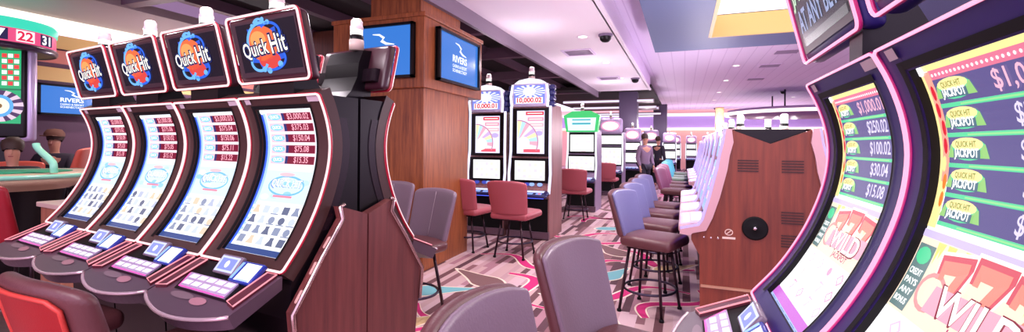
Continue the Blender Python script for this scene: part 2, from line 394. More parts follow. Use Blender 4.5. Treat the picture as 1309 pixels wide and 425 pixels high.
def vent(px, py, z, label):
    p = at_z(px, py, z); t = thing('ceiling_vent', label, 'vent', (p.x, p.y, z), 0, 'slotted air vents in the ceiling')
    b = MB(); frame_slab(b, -.3, .3, -.3, .3, -.25, .25, -.25, .25, -.015, .015, LILAC); b.build('frame', t)
    b = MB()
    for i in range(9): b.box((0, -.22 + i * .055, -.006), (.5, .022, .008), mat('vent_slat_grey', (150, 130, 158), .5))  # even grey slats across the vent opening
    b.build('slats', t)
for px, py, z, l in ((740, 67, ZC, 'near square air vent in the white soffit'), (779, 100, ZC, 'far square air vent in the white soffit'), (1006, 66, ZP, 'square air vent in the plank ceiling nearest the blue soffit'), (984, 84, ZP, 'middle square air vent in the plank ceiling'), (966, 101, ZP, 'farthest square air vent in the plank ceiling')): vent(px, py, z, l)

# ---------------------------------------------------------------- curved slot machine
W = .523
CURVE = [(1.645, .0), (1.58, .030), (1.506, .052), (1.43, .060), (1.336, .048), (1.232, .014), (1.147, -.027), (1.068, -.076), (.979, -.147)]
def fy(z):
    for i in range(len(CURVE) - 1):
        z0, y0 = CURVE[i]; z1, y1 = CURVE[i + 1]
        if z <= z0 and z >= z1 - 1e-9:
            zm, ym = CURVE[i - 1] if i else (2 * z0 - z1, 2 * y0 - y1); zn, yn = CURVE[i + 2] if i + 2 < len(CURVE) else (2 * z1 - z0, 2 * y1 - y0)
            m0 = (y1 - ym) / (z1 - zm); m1 = (yn - y0) / (zn - z0); h = z1 - z0; t = (z - z0) / h
            return (2 * t ** 3 - 3 * t ** 2 + 1) * y0 + (t ** 3 - 2 * t ** 2 + t) * h * m0 + (-2 * t ** 3 + 3 * t ** 2) * y1 + (t ** 3 - t ** 2) * h * m1
    return CURVE[-1][1]
ARC = [(0, 1.645, 0.)]
NZ = 120
for i in range(1, NZ + 1):
    z = 1.645 - (1.645 - .979) * i / NZ; y = fy(z); a0, z0, y0 = ARC[-1]; ARC.append((a0 + math.hypot(z - z0, y - y0), z, y))
LEN = ARC[-1][0]
def arc(a, h=0.):
    """(y, z) a metres down the curved front, h in front of it"""
    a = max(-.02, min(LEN + .02, a)); i = 0
    lo, hi = 0, NZ
    while hi - lo > 1:
        m = (lo + hi) // 2
        if ARC[m][0] <= a: lo = m
        else: hi = m
    t = (a - ARC[lo][0]) / (ARC[hi][0] - ARC[lo][0]); z = ARC[lo][1] + (ARC[hi][1] - ARC[lo][1]) * t; y = ARC[lo][2] + (ARC[hi][2] - ARC[lo][2]) * t
    k0, k1 = max(lo - 2, 0), min(hi + 2, NZ); dz, dy = ARC[k1][1] - ARC[k0][1], ARC[k1][2] - ARC[k0][2]; l = math.hypot(dz, dy)
    # tangent (dy,dz) going down; outward = (-y side)
    ny, nz = dz / l, -dy / l
    if ny > 0: ny, nz = -ny, -nz
    return y + ny * h, z + nz * h
def strip(mb, x0, x1, a0, a1, h0, h1, m, n=24, T=None):
    """a curved slab face between (x0,h0) and (x1,h1) for a in a0..a1"""
    vs = []
    for i in range(n + 1):
        a = a0 + (a1 - a0) * i / n
        y, z = arc(a, h0); vs.append((x0, y, z)); y, z = arc(a, h1); vs.append((x1, y, z))
    mb.add(vs, [(2 * i, 2 * i + 1, 2 * i + 3, 2 * i + 2) for i in range(n)], m, True)
SW, A0, A1, REC = .172, .062, LEN - .052, .014   # half screen width, screen top and bottom along the arc, recess

def neon_loop(h, inset=.004, r=.012):
    hw = W / 2 - inset; pts = []
    def P(x, a): y, z = arc(a, h); return (x, y, z)
    n = 34
    pts += [P(-hw, r + (LEN - inset - 2 * r) * i / n) for i in range(n + 1)]
    pts += [P(-hw + r * .3, LEN - inset - r * .3), P(-hw + r, LEN - inset)]
    pts += [P(hw - r, LEN - inset), P(hw - r * .3, LEN - inset - r * .3)]
    pts += [P(hw, r + (LEN - inset - 2 * r) * (1 - i / n)) for i in range(n + 1)]
    pts += [P(hw - r * .3, inset + r * .3), P(hw - r, inset), P(-hw + r, inset), P(-hw + r * .3, inset + r * .3)]
    return pts

PALE = em((232, 244, 255), 1.05); WHITE = em((255, 255, 255), 1.12); SKY = em((120, 190, 250), .95); ROYAL = em((40, 80, 220), .9)
WINE = em((128, 14, 46), .85); PINKTX = em((255, 170, 190), 1.0); STEELY = em((120, 130, 160), .8); LAV = em((206, 190, 240), .95)
INK = em((46, 34, 80), .6); NAVYGLARE = em((98, 90, 148), .8); GOLD = em((250, 222, 150), 1.05); GREEN = em((84, 206, 150), 1.); LIME = em((150, 225, 150), .9)  # navy and gold paled here, screen glare mixed into the colour
PEACH = em((255, 226, 200), 1.0); ORANGE = em((250, 130, 50), .9); RED = em((225, 40, 60), .85); MAGS = em((225, 60, 160), .9); ICE = em((214, 224, 255), 1.02); TEALS = em((60, 120, 130), .7)
def screen_blue(mb, vals, seed):
    rnd = random.Random(seed); H = A1 - A0
    P = lambda x, y, h: (lambda q: Vector((x, q[0], q[1])))(arc(A0 - y, -REC + h))
    A = Art(mb, P, .0007); w = SW
    A.rect(-w, -H, w, 0, PALE, 0, 30)
    A.rect(-w, -H, -w + .014, -.02, em((60, 100, 235), .9), 1, 24); A.rect(-w + .014, -H * .9, -w + .03, -.02, em((170, 205, 255), 1.), 1, 24)
    A.rect(w - .014, -H * .75, w, -.01, em((225, 200, 240), 1.), 1, 20)
    A.disc(-w + .012, -.012, .012, .012, WHITE, 3); A.disc(w - .012, -.012, .012, .012, WHITE, 3)
    for i, v in enumerate(vals):
        y = -.036 - i * .045
        A.rect(-w + .04, y - .018, w - .02, y + .018, em((250, 200, 214), .95), 1, 3)
        A.rect(-.02, y - .016, w - .024, y + .016, WINE, 2, 2)
        A.rect(-.036, y - .016, -.018, y + .016, em((40, 52, 120), .8), 2, 2)
        A.disc(-w + .088, y, .044, .014, em((140, 205, 250), 1.), 2, 16); A.text('QUICK', -w + .088, y, .013, WHITE, 3, .02, .06)
        A.text(v, .066, y, .024, PINKTX, 3, .012, .022 * len(v) * .68)
    # game title in the middle
    A.rect(-w + .03, -.395, w - .02, -.262, em((206, 232, 255), 1.03), 1, 6)
    for i in range(9): A.disc(rnd.uniform(-.12, .13), rnd.uniform(-.38, -.27), .026, .012, rnd.choice([WHITE, em((150, 205, 252), 1.), em((190, 220, 255), 1.)]), 2, 12)
    A.ring(0.01, -.325, .11, .04, .008, SKY, 3, 22); A.text('QUICK HIT', .01, -.318, .034, em((120, 150, 225), .95), 4, .02, .2); A.text('QUICK HIT', .012, -.317, .03, WHITE, 5, .005, .19)
    A.rect(-.05, -.375, .07, -.366, em((250, 140, 160), 1.), 4); A.disc(.0, -.277, .05, .008, em((250, 190, 200), 1.), 4)
    # reels
    A.rect(-w + .02, -.585, w - .01, -.402, WHITE, 1, 8)
    for r in range(4):
        for c in range(5):
            x = -.118 + c * .062; y = -.428 - r * .043
            k = rnd.random(); mm = rnd.choice([em((150, 160, 190), .85), em((190, 198, 225), .9), em((110, 118, 150), .8), em((235, 205, 180), .95), em((205, 215, 245), .95)])
            if k < .4: A.rect(x - .02, y - .016, x + .02, y + .016, mm, 2)
            elif k < .7: A.poly([(x - .024, y - .017), (x + .024, y - .017), (x + .012, y + .004), (x + .012, y + .017), (x - .012, y + .017), (x - .012, y + .004)], mm, 2)
            else: A.disc(x, y, .02, .016, mm, 2, 10); A.rect(x - .024, y - .019, x + .024, y - .014, em((150, 160, 190), .85), 2)
    for c in range(4): A.rect(-.09 + c * .062, -.58, -.087 + c * .062, -.405, em((200, 216, 245), .95), 2, 6)
    A.rect(-w, -.612, w, -.588, em((60, 84, 150), .8), 2, 2); A.rect(-w + .006, -H, w - .004, -.612, em((226, 232, 250), 1.), 2, 2)
    for c in range(6): A.rect(-.15 + c * .052, -H + .004, -.115 + c * .052, -.616, em((150, 170, 220), .9), 3)
def screen_gold(mb, seed):
    rnd = random.Random(seed); H = A1 - A0; w = SW + .012
    P = lambda x, y, h: (lambda q: Vector((x, q[0], q[1])))(arc(A0 - y, -REC + h))
    A = Art(mb, P, .0007)
    A.rect(-w, -H, w, 0, em((250, 240, 250), 1.02), 0, 30)
    A.rect(-w, -.28, -w + .026, -.012, GOLD, 1, 14); A.rect(-w + .01, -.2, -w + .03, -.012, em((236, 160, 140), 1.), 2, 10)
    for i in range(8): A.disc(-w + .016 + .008 * rnd.random(), -.05 - i * .03, .006, .014, rnd.choice([ORANGE, em((250, 225, 150), 1.), RED]), 3, 8)
    A.rect(-w + .004, -.011, w, 0, em((250, 232, 150), 1.), 1); A.disc(-w + .008, -.008, .012, .01, WHITE, 4, 8)
    A.rect(-w + .026, -.04, w, -.011, em((228, 120, 150), .9), 1)
    for i in range(30): A.disc(-w + .036 + i * .0115, -.02, .003, .003, WHITE, 2, 6)
    for i, v in enumerate(('$1,000.01', '$250.02', '$100.02', '$30.04', '$15.08')):
        y = -.049 - i * .049
        A.rect(-w + .03, y - .021, w - .004, y + .021, NAVYGLARE, 2, 3)
        A.rect(-w + .03, y - .028, w - .004, y - .021, GREEN, 3); A.rect(-w + .09, y - .026, w - .05, y - .023, LIME, 4)
        x = -w + .084
        A.disc(x, y + .002, .05, .018, GREEN, 3, 18); A.disc(x, y + .009, .043, .011, GOLD, 4, 16); A.poly([(x - .056, y - .012), (x + .056, y - .012), (x + .047, y + .009), (x, y + .014), (x - .047, y + .009)], em((150, 205, 120), .9), 3)
        A.rect(x - .036, y - .013, x + .036, y + .001, em((80, 120, 140), .7), 5); A.text('JACKPOT', x, y - .006, .013, WHITE, 6, .03, .066); A.text('QUICK HIT', x, y + .009, .009, em((120, 150, 60), .8), 6, .02, .056)
        A.text(v, .082 if i else .074, y, .028, em((236, 176, 200), 1.) if i == 0 else em((216, 206, 236), 1.), 4, .012, .0165 * len(v))
    # bonus picture
    A.rect(-w, -.298, w, -.285, LAV, 2); A.rect(-w, -.435, w, -.296, em((252, 224, 200), 1.), 1, 6)
    for i in range(14): A.poly([(q := rnd.uniform(-.15, .17), -.3), (q + .014, -.3), (q + .004, -.3 - rnd.uniform(.02, .05))], em((250, 215, 120), 1.), 2)
    A.rect(-w + .006, -.43, -w + .058, -.31, em((120, 150, 150), .7), 3, 4); A.disc(-w + .032, -.33, .022, .016, GREEN, 4, 12)
    for i, t in enumerate(('CREDIT', 'PAYS', 'ANY', 'BONUS')): A.text(t, -w + .032, -.36 - i * .018, .011, WHITE, 4, .02, .04)
    def seven(x, y, k, rot=0):
        o = [(-.5, .5), (.5, .5), (.5, .3), (.1, -.5), (-.2, -.5), (.12, .2), (-.3, .2), (-.3, .06), (-.5, .06)]
        for s_, mm, l in ((1.22, em((255, 250, 240), 1.), 3), (1.08, em((214, 90, 104), .95), 4), (.86, em((246, 140, 124), 1.), 5)):
            q = [(px * s_ * k * .9, py * s_ * k) for px, py in o]
            q = [(x + a * cos(rot) - b_ * sin(rot), y + a * sin(rot) + b_ * cos(rot)) for a, b_ in q]
            for tri in ((0, 1, 2, 5, 6), (2, 3, 4, 5), (0, 6, 7, 8)): A.poly([q[t] for t in tri], mm, l)
    seven(-.05, -.355, .085, .15); seven(.03, -.345, .085, 0); seven(.11, -.352, .085, -.1)
    A.poly([(-.08, -.41), (.15, -.4), (.16, -.355), (-.075, -.365)], em((250, 170, 190), .95), 6)
    A.text('WILD', .035, -.383, .05, em((150, 40, 60), .8), 7, .03, .19); A.text('WILD', .036, -.382, .046, WHITE, 8, .015, .18); A.text('JACKPOT', .05, -.42, .014, em((190, 60, 120), .9), 8, .02, .1)
    A.ring(-.085, -.38, .035, .03, .008, em((240, 150, 150), 1.), 5, 16)
    # reels below
    A.rect(-w, -.58, w, -.436, em((255, 252, 255), 1.1), 1, 6)
    for r in range(3):
        for c in range(4):
            x = -.115 + c * .078 + r * .004; y = -.46 - r * .045
            k = rnd.random(); mm = rnd.choice([em((245, 190, 215), 1.), em((240, 160, 190), 1.), em((250, 210, 210), 1.)])
            if k < .45: A.ring(x, y, .016, .014, .006, mm, 2, 4)
            elif k < .75: A.band([(x - .014, y + .012), (x + .012, y + .012), (x - .002, y - .014)], .007, mm, 2)
            else: A.disc(x, y, .012, .012, mm, 2, 8)
    A.rect(-w, -.61, w, -.583, em((206, 110, 215), .9), 2); A.rect(-w, -H, w, -.61, em((170, 190, 240), .95), 2)
    for c in range(6): A.rect(-.16 + c * .056, -H + .003, -.118 + c * .056, -.613, em((80, 96, 160), .8), 3)
def logo(A, s):
    """swirl disc with the two-word game title"""
    B1, B2, O1, O2 = em((36, 100, 230), .95), em((110, 180, 255), .95), em((235, 110, 60), .9), em((250, 160, 90), .95)
    star = []
    for i in range(18):
        r = (.072 if i % 2 else .1) * (1.12 if 3 < i < 8 else 1); a = 2 * pi * i / 18 + .2; star.append((r * cos(a) * s * 1.05, r * sin(a) * s))
    A.poly(star, em((36, 90, 215), .9), 1)
    A.disc(-.012 * s, .018 * s, .078 * s, .07 * s, O1, 2, 26); A.disc(-.03 * s, .035 * s, .04 * s, .035 * s, O2, 3, 18)
    A.disc(.01 * s, -.05 * s, .055 * s, .035 * s, em((220, 70, 60), .9), 2, 20)
    for (x, y, rx, ry, a0, a1, w, m) in ((0, .02, .085, .08, 1.2, 3.6, .012, B2), (.035, .055, .05, .04, -.8, 2.4, .011, B1), (-.045, -.055, .04, .034, 2.4, 6., .012, B2), (.02, -.045, .07, .045, 4.2, 6.9, .01, B1), (-.01, .085, .03, .03, .2, 2.6, .01, B2)):
        A.ring(x * s, y * s, rx * s, ry * s, w * s, m, 4, 20, a0, a1)
    for x, y, r in ((-.02, .102, .011), (.012, .112, .009), (.035, .098, .01), (-.045, .092, .009), (.06, -.07, .013), (.0, -.092, .013), (-.025, -.085, .012)): A.disc(x * s, y * s, r * s, r * s, B2, 4, 10)
    for off, m, l in ((.075, em((40, 60, 150), .6), 5), (.045, em((20, 14, 40), .3), 6), (.0, em((255, 250, 240), 1.1), 7)):
        A.text('Quick', -.05 * s, -.004 * s, .058 * s, m, l, off + .012, (.132 + off * .1) * s, .1, 1.05); A.text('Hit', .068 * s, .014 * s, .075 * s, m, l, off + .012, (.078 + off * .1) * s, .1, 1.05)
BEACON_W = 1.5
def beacon(root, x, y, z, s=1.):
    b = MB(); T = Matrix.Translation((x, y, z))
    b.lathe([(.0, 0), (.034 * s, 0), (.034 * s, .05 * s), (.0, .05 * s)], mat('beacon_base', (205, 180, 170), .4), 16, T); o = b.build('beacon', root)
    b = MB(); b.lathe([(.032 * s, .05 * s), (.032 * s, .07 * s), (.028 * s, .07 * s), (.028 * s, .075 * s)], BLACK, 16, T); b.lathe([(.029 * s, .073 * s), (.029 * s, .1 * s)], em((255, 250, 245), 1.), 16, T); b.lathe([(.031 * s, .1 * s), (.031 * s, .115 * s), (.028 * s, .118 * s), (.028 * s, .14 * s), (.02 * s, .15 * s), (0, .15 * s)], mat('beacon_lens', (225, 205, 205), .25), 16, T); b.build('beacon_lens', o)
    l = bpy.data.lights.new('beacon_lamp', 'POINT'); l.energy = BEACON_W; l.color = (1, .88, .96); l.shadow_soft_size = .03
    lo = bpy.data.objects.new('beacon_lamp', l); COL.objects.link(lo); lo.location = (x, y, z + .2 * s); lo.parent = o
    return o
DA, DB = (.968 - .865) / .243, .968
def dk(x, y, h=0.): return Vector((x, y, DB + (y + .147) * DA + h))

def curved_slot(label, loc, rz, group, art, bezel=BROWNBLK, deck=GREYDECK, neon=NEON, neonrim=REDTRIM, title=True, msg=None, side='both', low=0.):
    root = thing('slot_machine', label, 'slot machine', loc, rz, group)
    hw = W / 2 - .004
    # cabinet: everything behind the curved front
    pr = [arc(LEN * i / 26, -.05) for i in range(27)]
    pr = [(y, z) for y, z in pr if z < 1.645]
    poly = [(.02, 1.64)] + pr[1:] + [(-.11, .93), (-.11, .80), (-.03, .62), (0, .10), (.0, 0), (.2, 0), (.2, 1.64)]
    b = MB(); b.prism(poly, -hw + .004, hw - .004, BLACK); b.box((0, -.02, .7), (.3, .02, .12), BLACKM); b.build('cabinet', root)
    # curved shells on both sides
    for sg in (-1, 1):
        if side != 'both' and sg != side: continue
        b = MB()
        for (d0, d1, ex) in ((.035, .095, .0), (.10, .17, -.006)):
            A_ = [arc(LEN * i / 20, -d0) for i in range(3, 16)]; 
            fr = [(y * (1 - .55 * (d0 > .09)) + (.05 if d0 > .09 else 0), z) for y, z in A_]
            bk = [(y + (d1 - d0), z) for y, z in fr]
            x0 = sg * (hw - .012); x1 = sg * (hw - .001 + ex)
            b.prism(fr + bk[::-1], min(x0, x1), max(x0, x1), mat('plum_black_gloss', (30, 18, 26), .25, 0., .3), smooth=False)
        b.build('side_shell', root, .006)
    # bezel
    b = MB(); x0, x1 = -W / 2 + .003, W / 2 - .003; sw = SW if art != 'gold' else SW + .012
    strip(b, x0, -sw, 0, LEN, 0, 0, bezel); strip(b, sw, x1, 0, LEN, 0, 0, bezel)
    strip(b, -sw, sw, 0, A0, 0, 0, bezel, 6); strip(b, -sw, sw, A1, LEN, 0, 0, bezel, 6)
    strip(b, -sw, -sw, A0, A1, 0, -REC - .002, BLACKM); strip(b, sw, sw, A0, A1, 0, -REC - .002, BLACKM)
    strip(b, x0, x0, 0, LEN, 0, -.055, bezel); strip(b, x1, x1, 0, LEN, 0, -.055, bezel)
    for a, hh in ((0, -.055), (LEN, -.055)):
        y0, z0 = arc(a); y1, z1 = arc(a, hh); b.add([(x0, y0, z0), (x1, y0, z0), (x1, y1, z1), (x0, y1, z1)], [(0, 1, 2, 3)], bezel)
    for a in (A0, A1):
        y0, z0 = arc(a); y1, z1 = arc(a, -REC - .002); b.add([(-sw, y0, z0), (sw, y0, z0), (sw, y1, z1), (-sw, y1, z1)], [(0, 1, 2, 3)], BLACKM)
    # inner step round the screen
    strip(b, -sw - .022, -sw - .004, A0 - .02, A1 + .01, .003, .003, BLACKM); strip(b, sw + .004, sw + .012, A0 - .02, A1 + .01, .003, .003, BLACKM); strip(b, -sw - .022, sw + .012, A0 - .02, A0 - .004, .003, .003, BLACKM, 3)
    bz = b.build('bezel', root)
    b = MB(); b.tube(neon_loop(.001), .0065 if art != 'gold' else .004, neonrim, True, 8); b.build('neon_channel', bz)
    b = MB(); b.tube(neon_loop(.0075 if art != 'gold' else .005), .0048 if art != 'gold' else .0032, neon, True, 8); b.build('neon_tube', bz)
    for sg in (-1, 1):
        b = MB(); A = Art(b, lambda x, y, h: (lambda q: Vector((x, q[0], q[1])))(arc(-y, .004 + h)))
        A.rect(sg * (W / 2 - .062) - .018, -.034, sg * (W / 2 - .062) + .03 * (sg > 0) + .018, -.012, mat('grey_tab', (190, 170, 178), .4), 1)
        b.build('corner_tab', bz)
    b = MB(); (screen_blue(b, art[0], art[1]) if art != 'gold' else screen_gold(b, 5)); b.build('screen', root)
    # deck
    b = MB(); n = 16
    fr = [(-W / 2 + .004, -.335)] + [(-W / 2 + .004 + (W - .008) * i / n, -.335 - .055 * sin(pi * i / n) ** .8) for i in range(1, n)] + [(W / 2 - .004, -.335)]
    out = [(W / 2 - .004, -.147), (-W / 2 + .004, -.147)]
    top = [dk(x, y, .004) for x, y in fr + out]; bot = [Vector((x * .97, y * .9 - .01, dk(x, y).z - .045)) for x, y in fr + out]; N = len(top)
    b.add(top + bot, [tuple(range(N)), tuple(range(2 * N - 1, N - 1, -1))] + [(i, N + i, N + (i + 1) % N, (i + 1) % N) for i in range(N)], deck)
    dko = b.build('button_deck', root)
    b = MB(); b.tube([dk(x, y, .002) for x, y in fr], .0065, mat('satin_rim', (226, 196, 206), .25, .6)); b.build('front_rim', dko)
    b = MB(); A = Art(b, lambda x, y, h: dk(x, y, .006 + h))
    A.poly([(-.195, -.15), (.195, -.15), (.195, -.22), (.18, -.295), (-.15, -.295), (-.195, -.22)], BLACKM, 0)
    b.build('button_well', dko)
    b = MB(); T = Matrix.Translation((-.005, -.178, .985)) @ Matrix.Rotation(radians(-38), 4, 'X')
    b.rbox((0, 0, 0), (.13, .02, .075), .006, mat('grey_frame', (120, 104, 120), .3), T)
    A = Art(b, lambda x, y, h: T @ Vector((x, -.0105 - h, y))); A.rect(-.056, -.03, .056, .03, em((190, 196, 248), 1.2), 1); A.rect(-.045, -.022, .045, .022, em((130, 140, 225), 1.1), 2); A.disc(0, 0, .012, .014, WHITE, 3, 12)
    b.build('bill_display', dko)
    b = MB(); T = Matrix.Translation((.125, -.19, .975)) @ Matrix.Rotation(radians(-50), 4, 'X')
    b.rbox((0, 0, 0), (.125, .02, .085), .006, mat('cobalt_plastic', (34, 52, 150), .25), T)
    A = Art(b, lambda x, y, h: T @ Vector((x, -.0105 - h, y))); A.rect(-.03, -.036, .056, .034, WHITE, 1); A.rect(-.057, -.034, -.042, .034, em((150, 190, 255), 1.), 1); A.rect(-.016, -.036, .05, -.03, em((180, 200, 255), 1.), 2)
    b.build('card_reader', dko)
    b = MB(); A = Art(b, lambda x, y, h: dk(x, y, .012 + h)); b.add([tuple(dk(x, y, hh)) for hh in (.004, .014) for x, y in ((-.17, -.225), (.13, -.225), (.15, -.285), (-.13, -.285))], [(4, 5, 6, 7), (0, 1, 5, 4), (1, 2, 6, 5), (2, 3, 7, 6), (3, 0, 4, 7)], mat('button_plate', (176, 156, 190), .3))
    for i in range(5):
        for j in range(2): A.rect(-.145 + i * .056 + j * .01, -.248 - j * .028, -.1 + i * .056 + j * .01, -.23 - j * .028, em((240, 230, 250), 1.1), 4)
    A.band([(-.17, -.228), (-.13, -.288), (.15, -.288)], .006, em((240, 90, 190), 1.), 4); b.build('button_panel', dko)
    b = MB(); A = Art(b, lambda x, y, h: dk(x, y, .006 + h)); A.disc(.05, -.318, .045, .016, mat('pink_badge', (168, 118, 130), .3), 1, 14); A.disc(-.06, -.312, .07, .014, mat('smoke_badge', (120, 98, 108), .3), 1, 14); b.build('spin_plate', dko)
    for sg in (-1, 1):
        b = MB(); xa, xb = sg * (W / 2 - .02), sg * (W / 2 - .072)
        q = [(xa, -.158), (xb, -.158), (xb - sg * .0, -.30), (xa, -.312)]
        vs = [tuple(dk(x, y, hh)) for hh in (.002, .016) for x, y in q]; fs = [(4, 5, 6, 7), (0, 1, 5, 4), (1, 2, 6, 5), (2, 3, 7, 6), (3, 0, 4, 7)]
        b.add(vs, fs, mat('maroon_bar', (84, 30, 44), .3)); o = b.build('speaker_bar', dko)
        b = MB(); b.tube([dk(x, y, .017) for x, y in q], .0028, BARNEON, True, 6); b.build('neon_tube', o)
    # topper
    tw, z0, z1 = .45, 1.70, 1.963 - low
    ty = lambda z: -.012 - (z - z0) * .24
    zm = (z0 + z1) / 2
    b = MB(); b.rbox((0, ty(zm) + .03, zm), (tw, .05, z1 - z0), .02, mat('plum_topper', (60, 24, 36), .3) if bezel is BROWNBLK else PURPLEBLK, deform=lambda x, y, z: (x, y - z * .24, z))
    b.prism([(-.03, z1 - .02), (.05, z1 - .03), (.075, z1 - .09), (.085, 1.76), (.12, 1.69), (.17, 1.64), (.0, 1.64), (.0, 1.72)], *((-.11, .11) if art != 'gold' else (.12, .2)), BLACK)
    if art != 'gold': b.prism([(-.0, 1.80), (.05, 1.80), (.06, 1.74), (.0, 1.73)], -.19, .19, mat('plum_black_gloss', (30, 18, 26), .25, 0., .3))
    tp = b.build('topper', root)
    b = MB(); PT = lambda x, y, h: Vector((x, ty((z0 + z1) / 2 + y) + .002 - h, (z0 + z1) / 2 + y))
    A = Art(b, PT, .0006); A.rect(-tw / 2 + .022, -.108, tw / 2 - .022, .108, mat('topper_face', (62, 44, 50), .35), 1); A.rect(-tw / 2 + .05, -.088, tw / 2 - .03, .1, em((30, 18, 34), .35), 2)
    if title:
        A2 = Art(b, lambda x, y, h: PT(x * 1.28 - .004, y, h + .0016), .0006); logo(A2, .96)
    else:
        A.text(msg[0], -.02, .05, .055, em((190, 225, 190), .9), 4, .02, .34); A.text(msg[1], .0, -.022, .06, em((150, 165, 205), .8), 4, .02, .34, 0.); A.rect(-.16, -.09, .19, -.068, em((130, 130, 130), .5), 3)
    b.build('topper_screen', tp)
    b = MB(); r = .02; pts = []
    for cx, cz, a0 in ((tw / 2 - r, (z1 - z0) / 2 - r, 0), (-tw / 2 + r, (z1 - z0) / 2 - r, pi / 2), (-tw / 2 + r, -(z1 - z0) / 2 + r, pi), (tw / 2 - r, -(z1 - z0) / 2 + r, 1.5 * pi)):
        pts += [PT(cx + r * cos(a0 + pi / 2 * i / 4), cz + r * sin(a0 + pi / 2 * i / 4), .004) for i in range(5)]
    b.tube(pts, .0052 if art != 'gold' else .0036, neon, True, 8); b.tube([p + Vector((0, .006, 0)) for p in pts], .007 if art != 'gold' else .0042, neonrim, True, 8); b.build('neon_tube', tp)
    beacon(tp, -.05, .035, 1.94 - low)
    return root

BANK = radians(-6.82)                       # the left bank stands a little askew
bx, by = Vector((cos(BANK), sin(BANK))), Vector((-sin(BANK), cos(BANK)))
P0 = Vector((-1.308, 1.35))
def bank_pt(along, s): q = P0 - bx * along + by * s; return (q.x, q.y, 0)     # s metres behind the front top edge
vals = [(('$3,000.02', '$375.03', '$150.04', '$75.08', '$15.35'), 11), (('$3,000.03', '$375.04', '$150.06', '$75.11', '$15.22'), 12), (('$3,000.08', '$375.06', '$150.02', '$75.05', '$15.12'), 13), (('$3,000.05', '$375.02', '$150.09', '$75.03', '$15.18'), 14)]
LL = ['curved slot machine at the near end of the pink-lit bank, beside the wood end panel', 'curved slot machine second from the wood end panel in the pink-lit bank', 'curved slot machine third from the wood end panel in the pink-lit bank', 'curved slot machine farthest from the wood end panel in the pink-lit bank']
for i in range(4):
    curved_slot(LL[i], bank_pt(W * (i + .5), 0), BANK, 'curved machines in the pink-lit left bank', vals[i], side=1 if i == 0 else 'both')
for i in range(2):
    curved_slot(['curved slot machine seen from its side, back to back with the nearest lit screen', 'curved slot machine hidden behind the pink-lit bank, its beacon showing between toppers'][i], bank_pt(W * (i + .5), .414), BANK + pi, 'curved machines facing away behind the left bank', vals[i], side=-1 if i == 0 else 'both', low=.045)

# wood end panel of the left bank
ep = thing('end_panel', 'walnut end panel with notched top closing the pink-lit machine bank', 'end panel', bank_pt(-.03, .207), BANK)
front = [(-.142, 1.2), (-.128, 1.15), (-.165, 1.10), (-.225, 1.02), (-.285, .93), (-.345, .845), (-.33, .7), (-.29, .4), (-.26, 0)]
front = [(-y, z) for y, z in front]
b = MB(); half = [(0.004, 1.155)] + [(a, z) for a, z in front] + [(.004, 0)]
b.prism(half, -.025, .018, WOODEND); b.build('wood_leaf', ep)
b = MB(); b.prism([(-a, z) for a, z in half][::-1], -.025, .018, WOODEND); b.build('wood_leaf', ep)
b = MB(); b.box((-.004, 0, .57), (.03, .012, 1.12), BLACKM); b.build('seam_strip', ep)
for sg in (-1, 1):
    b = MB(); pts = [(.022, sg * .05, 1.178), (.022, sg * .13, 1.208)] + [(.022, sg * (a + .008), z) for a, z in front[:6]] + [(.022, sg * (front[6][0] + .006), front[6][1])]
    b.tube(pts[1:], .009, mat('smoked_chrome', (200, 170, 165), .2, .9)); b.build('edge_trim', ep)
    for k_ in (2, 3, 4):
        (y0, z0), (y1, z1) = front[k_], front[k_ + 1]; b = MB(); ang = atan2(z1 - z0, y1 - y0)
        b.rbox((0, 0, 0), (.022, .05, .016), .006, mat('clear_clip', (205, 160, 150), .2), Matrix.Translation((.012, sg * (y0 * .6 + y1 * .4 + .008), z0 * .6 + z1 * .4)) @ Matrix.Rotation(ang if sg > 0 else -ang, 4, 'X')); b.build('trim_clip', ep)

# right-hand bank
RX = .352
for i, l in enumerate(('violet curved slot machine at the left end of the gold-game bank, message topper above it', 'violet curved slot machine with large gold jackpot badges at the right edge')):
    curved_slot(l, (RX, 1.355 - i * .5235, 0), -pi / 2, 'violet curved machines in the right bank', 'gold', PURPLEBLK, GREYDECK, NEONPINK, mat('magenta_channel', (190, 30, 110), .3), False, ('JACKPOT', 'AT ANY BET!'), side='both')

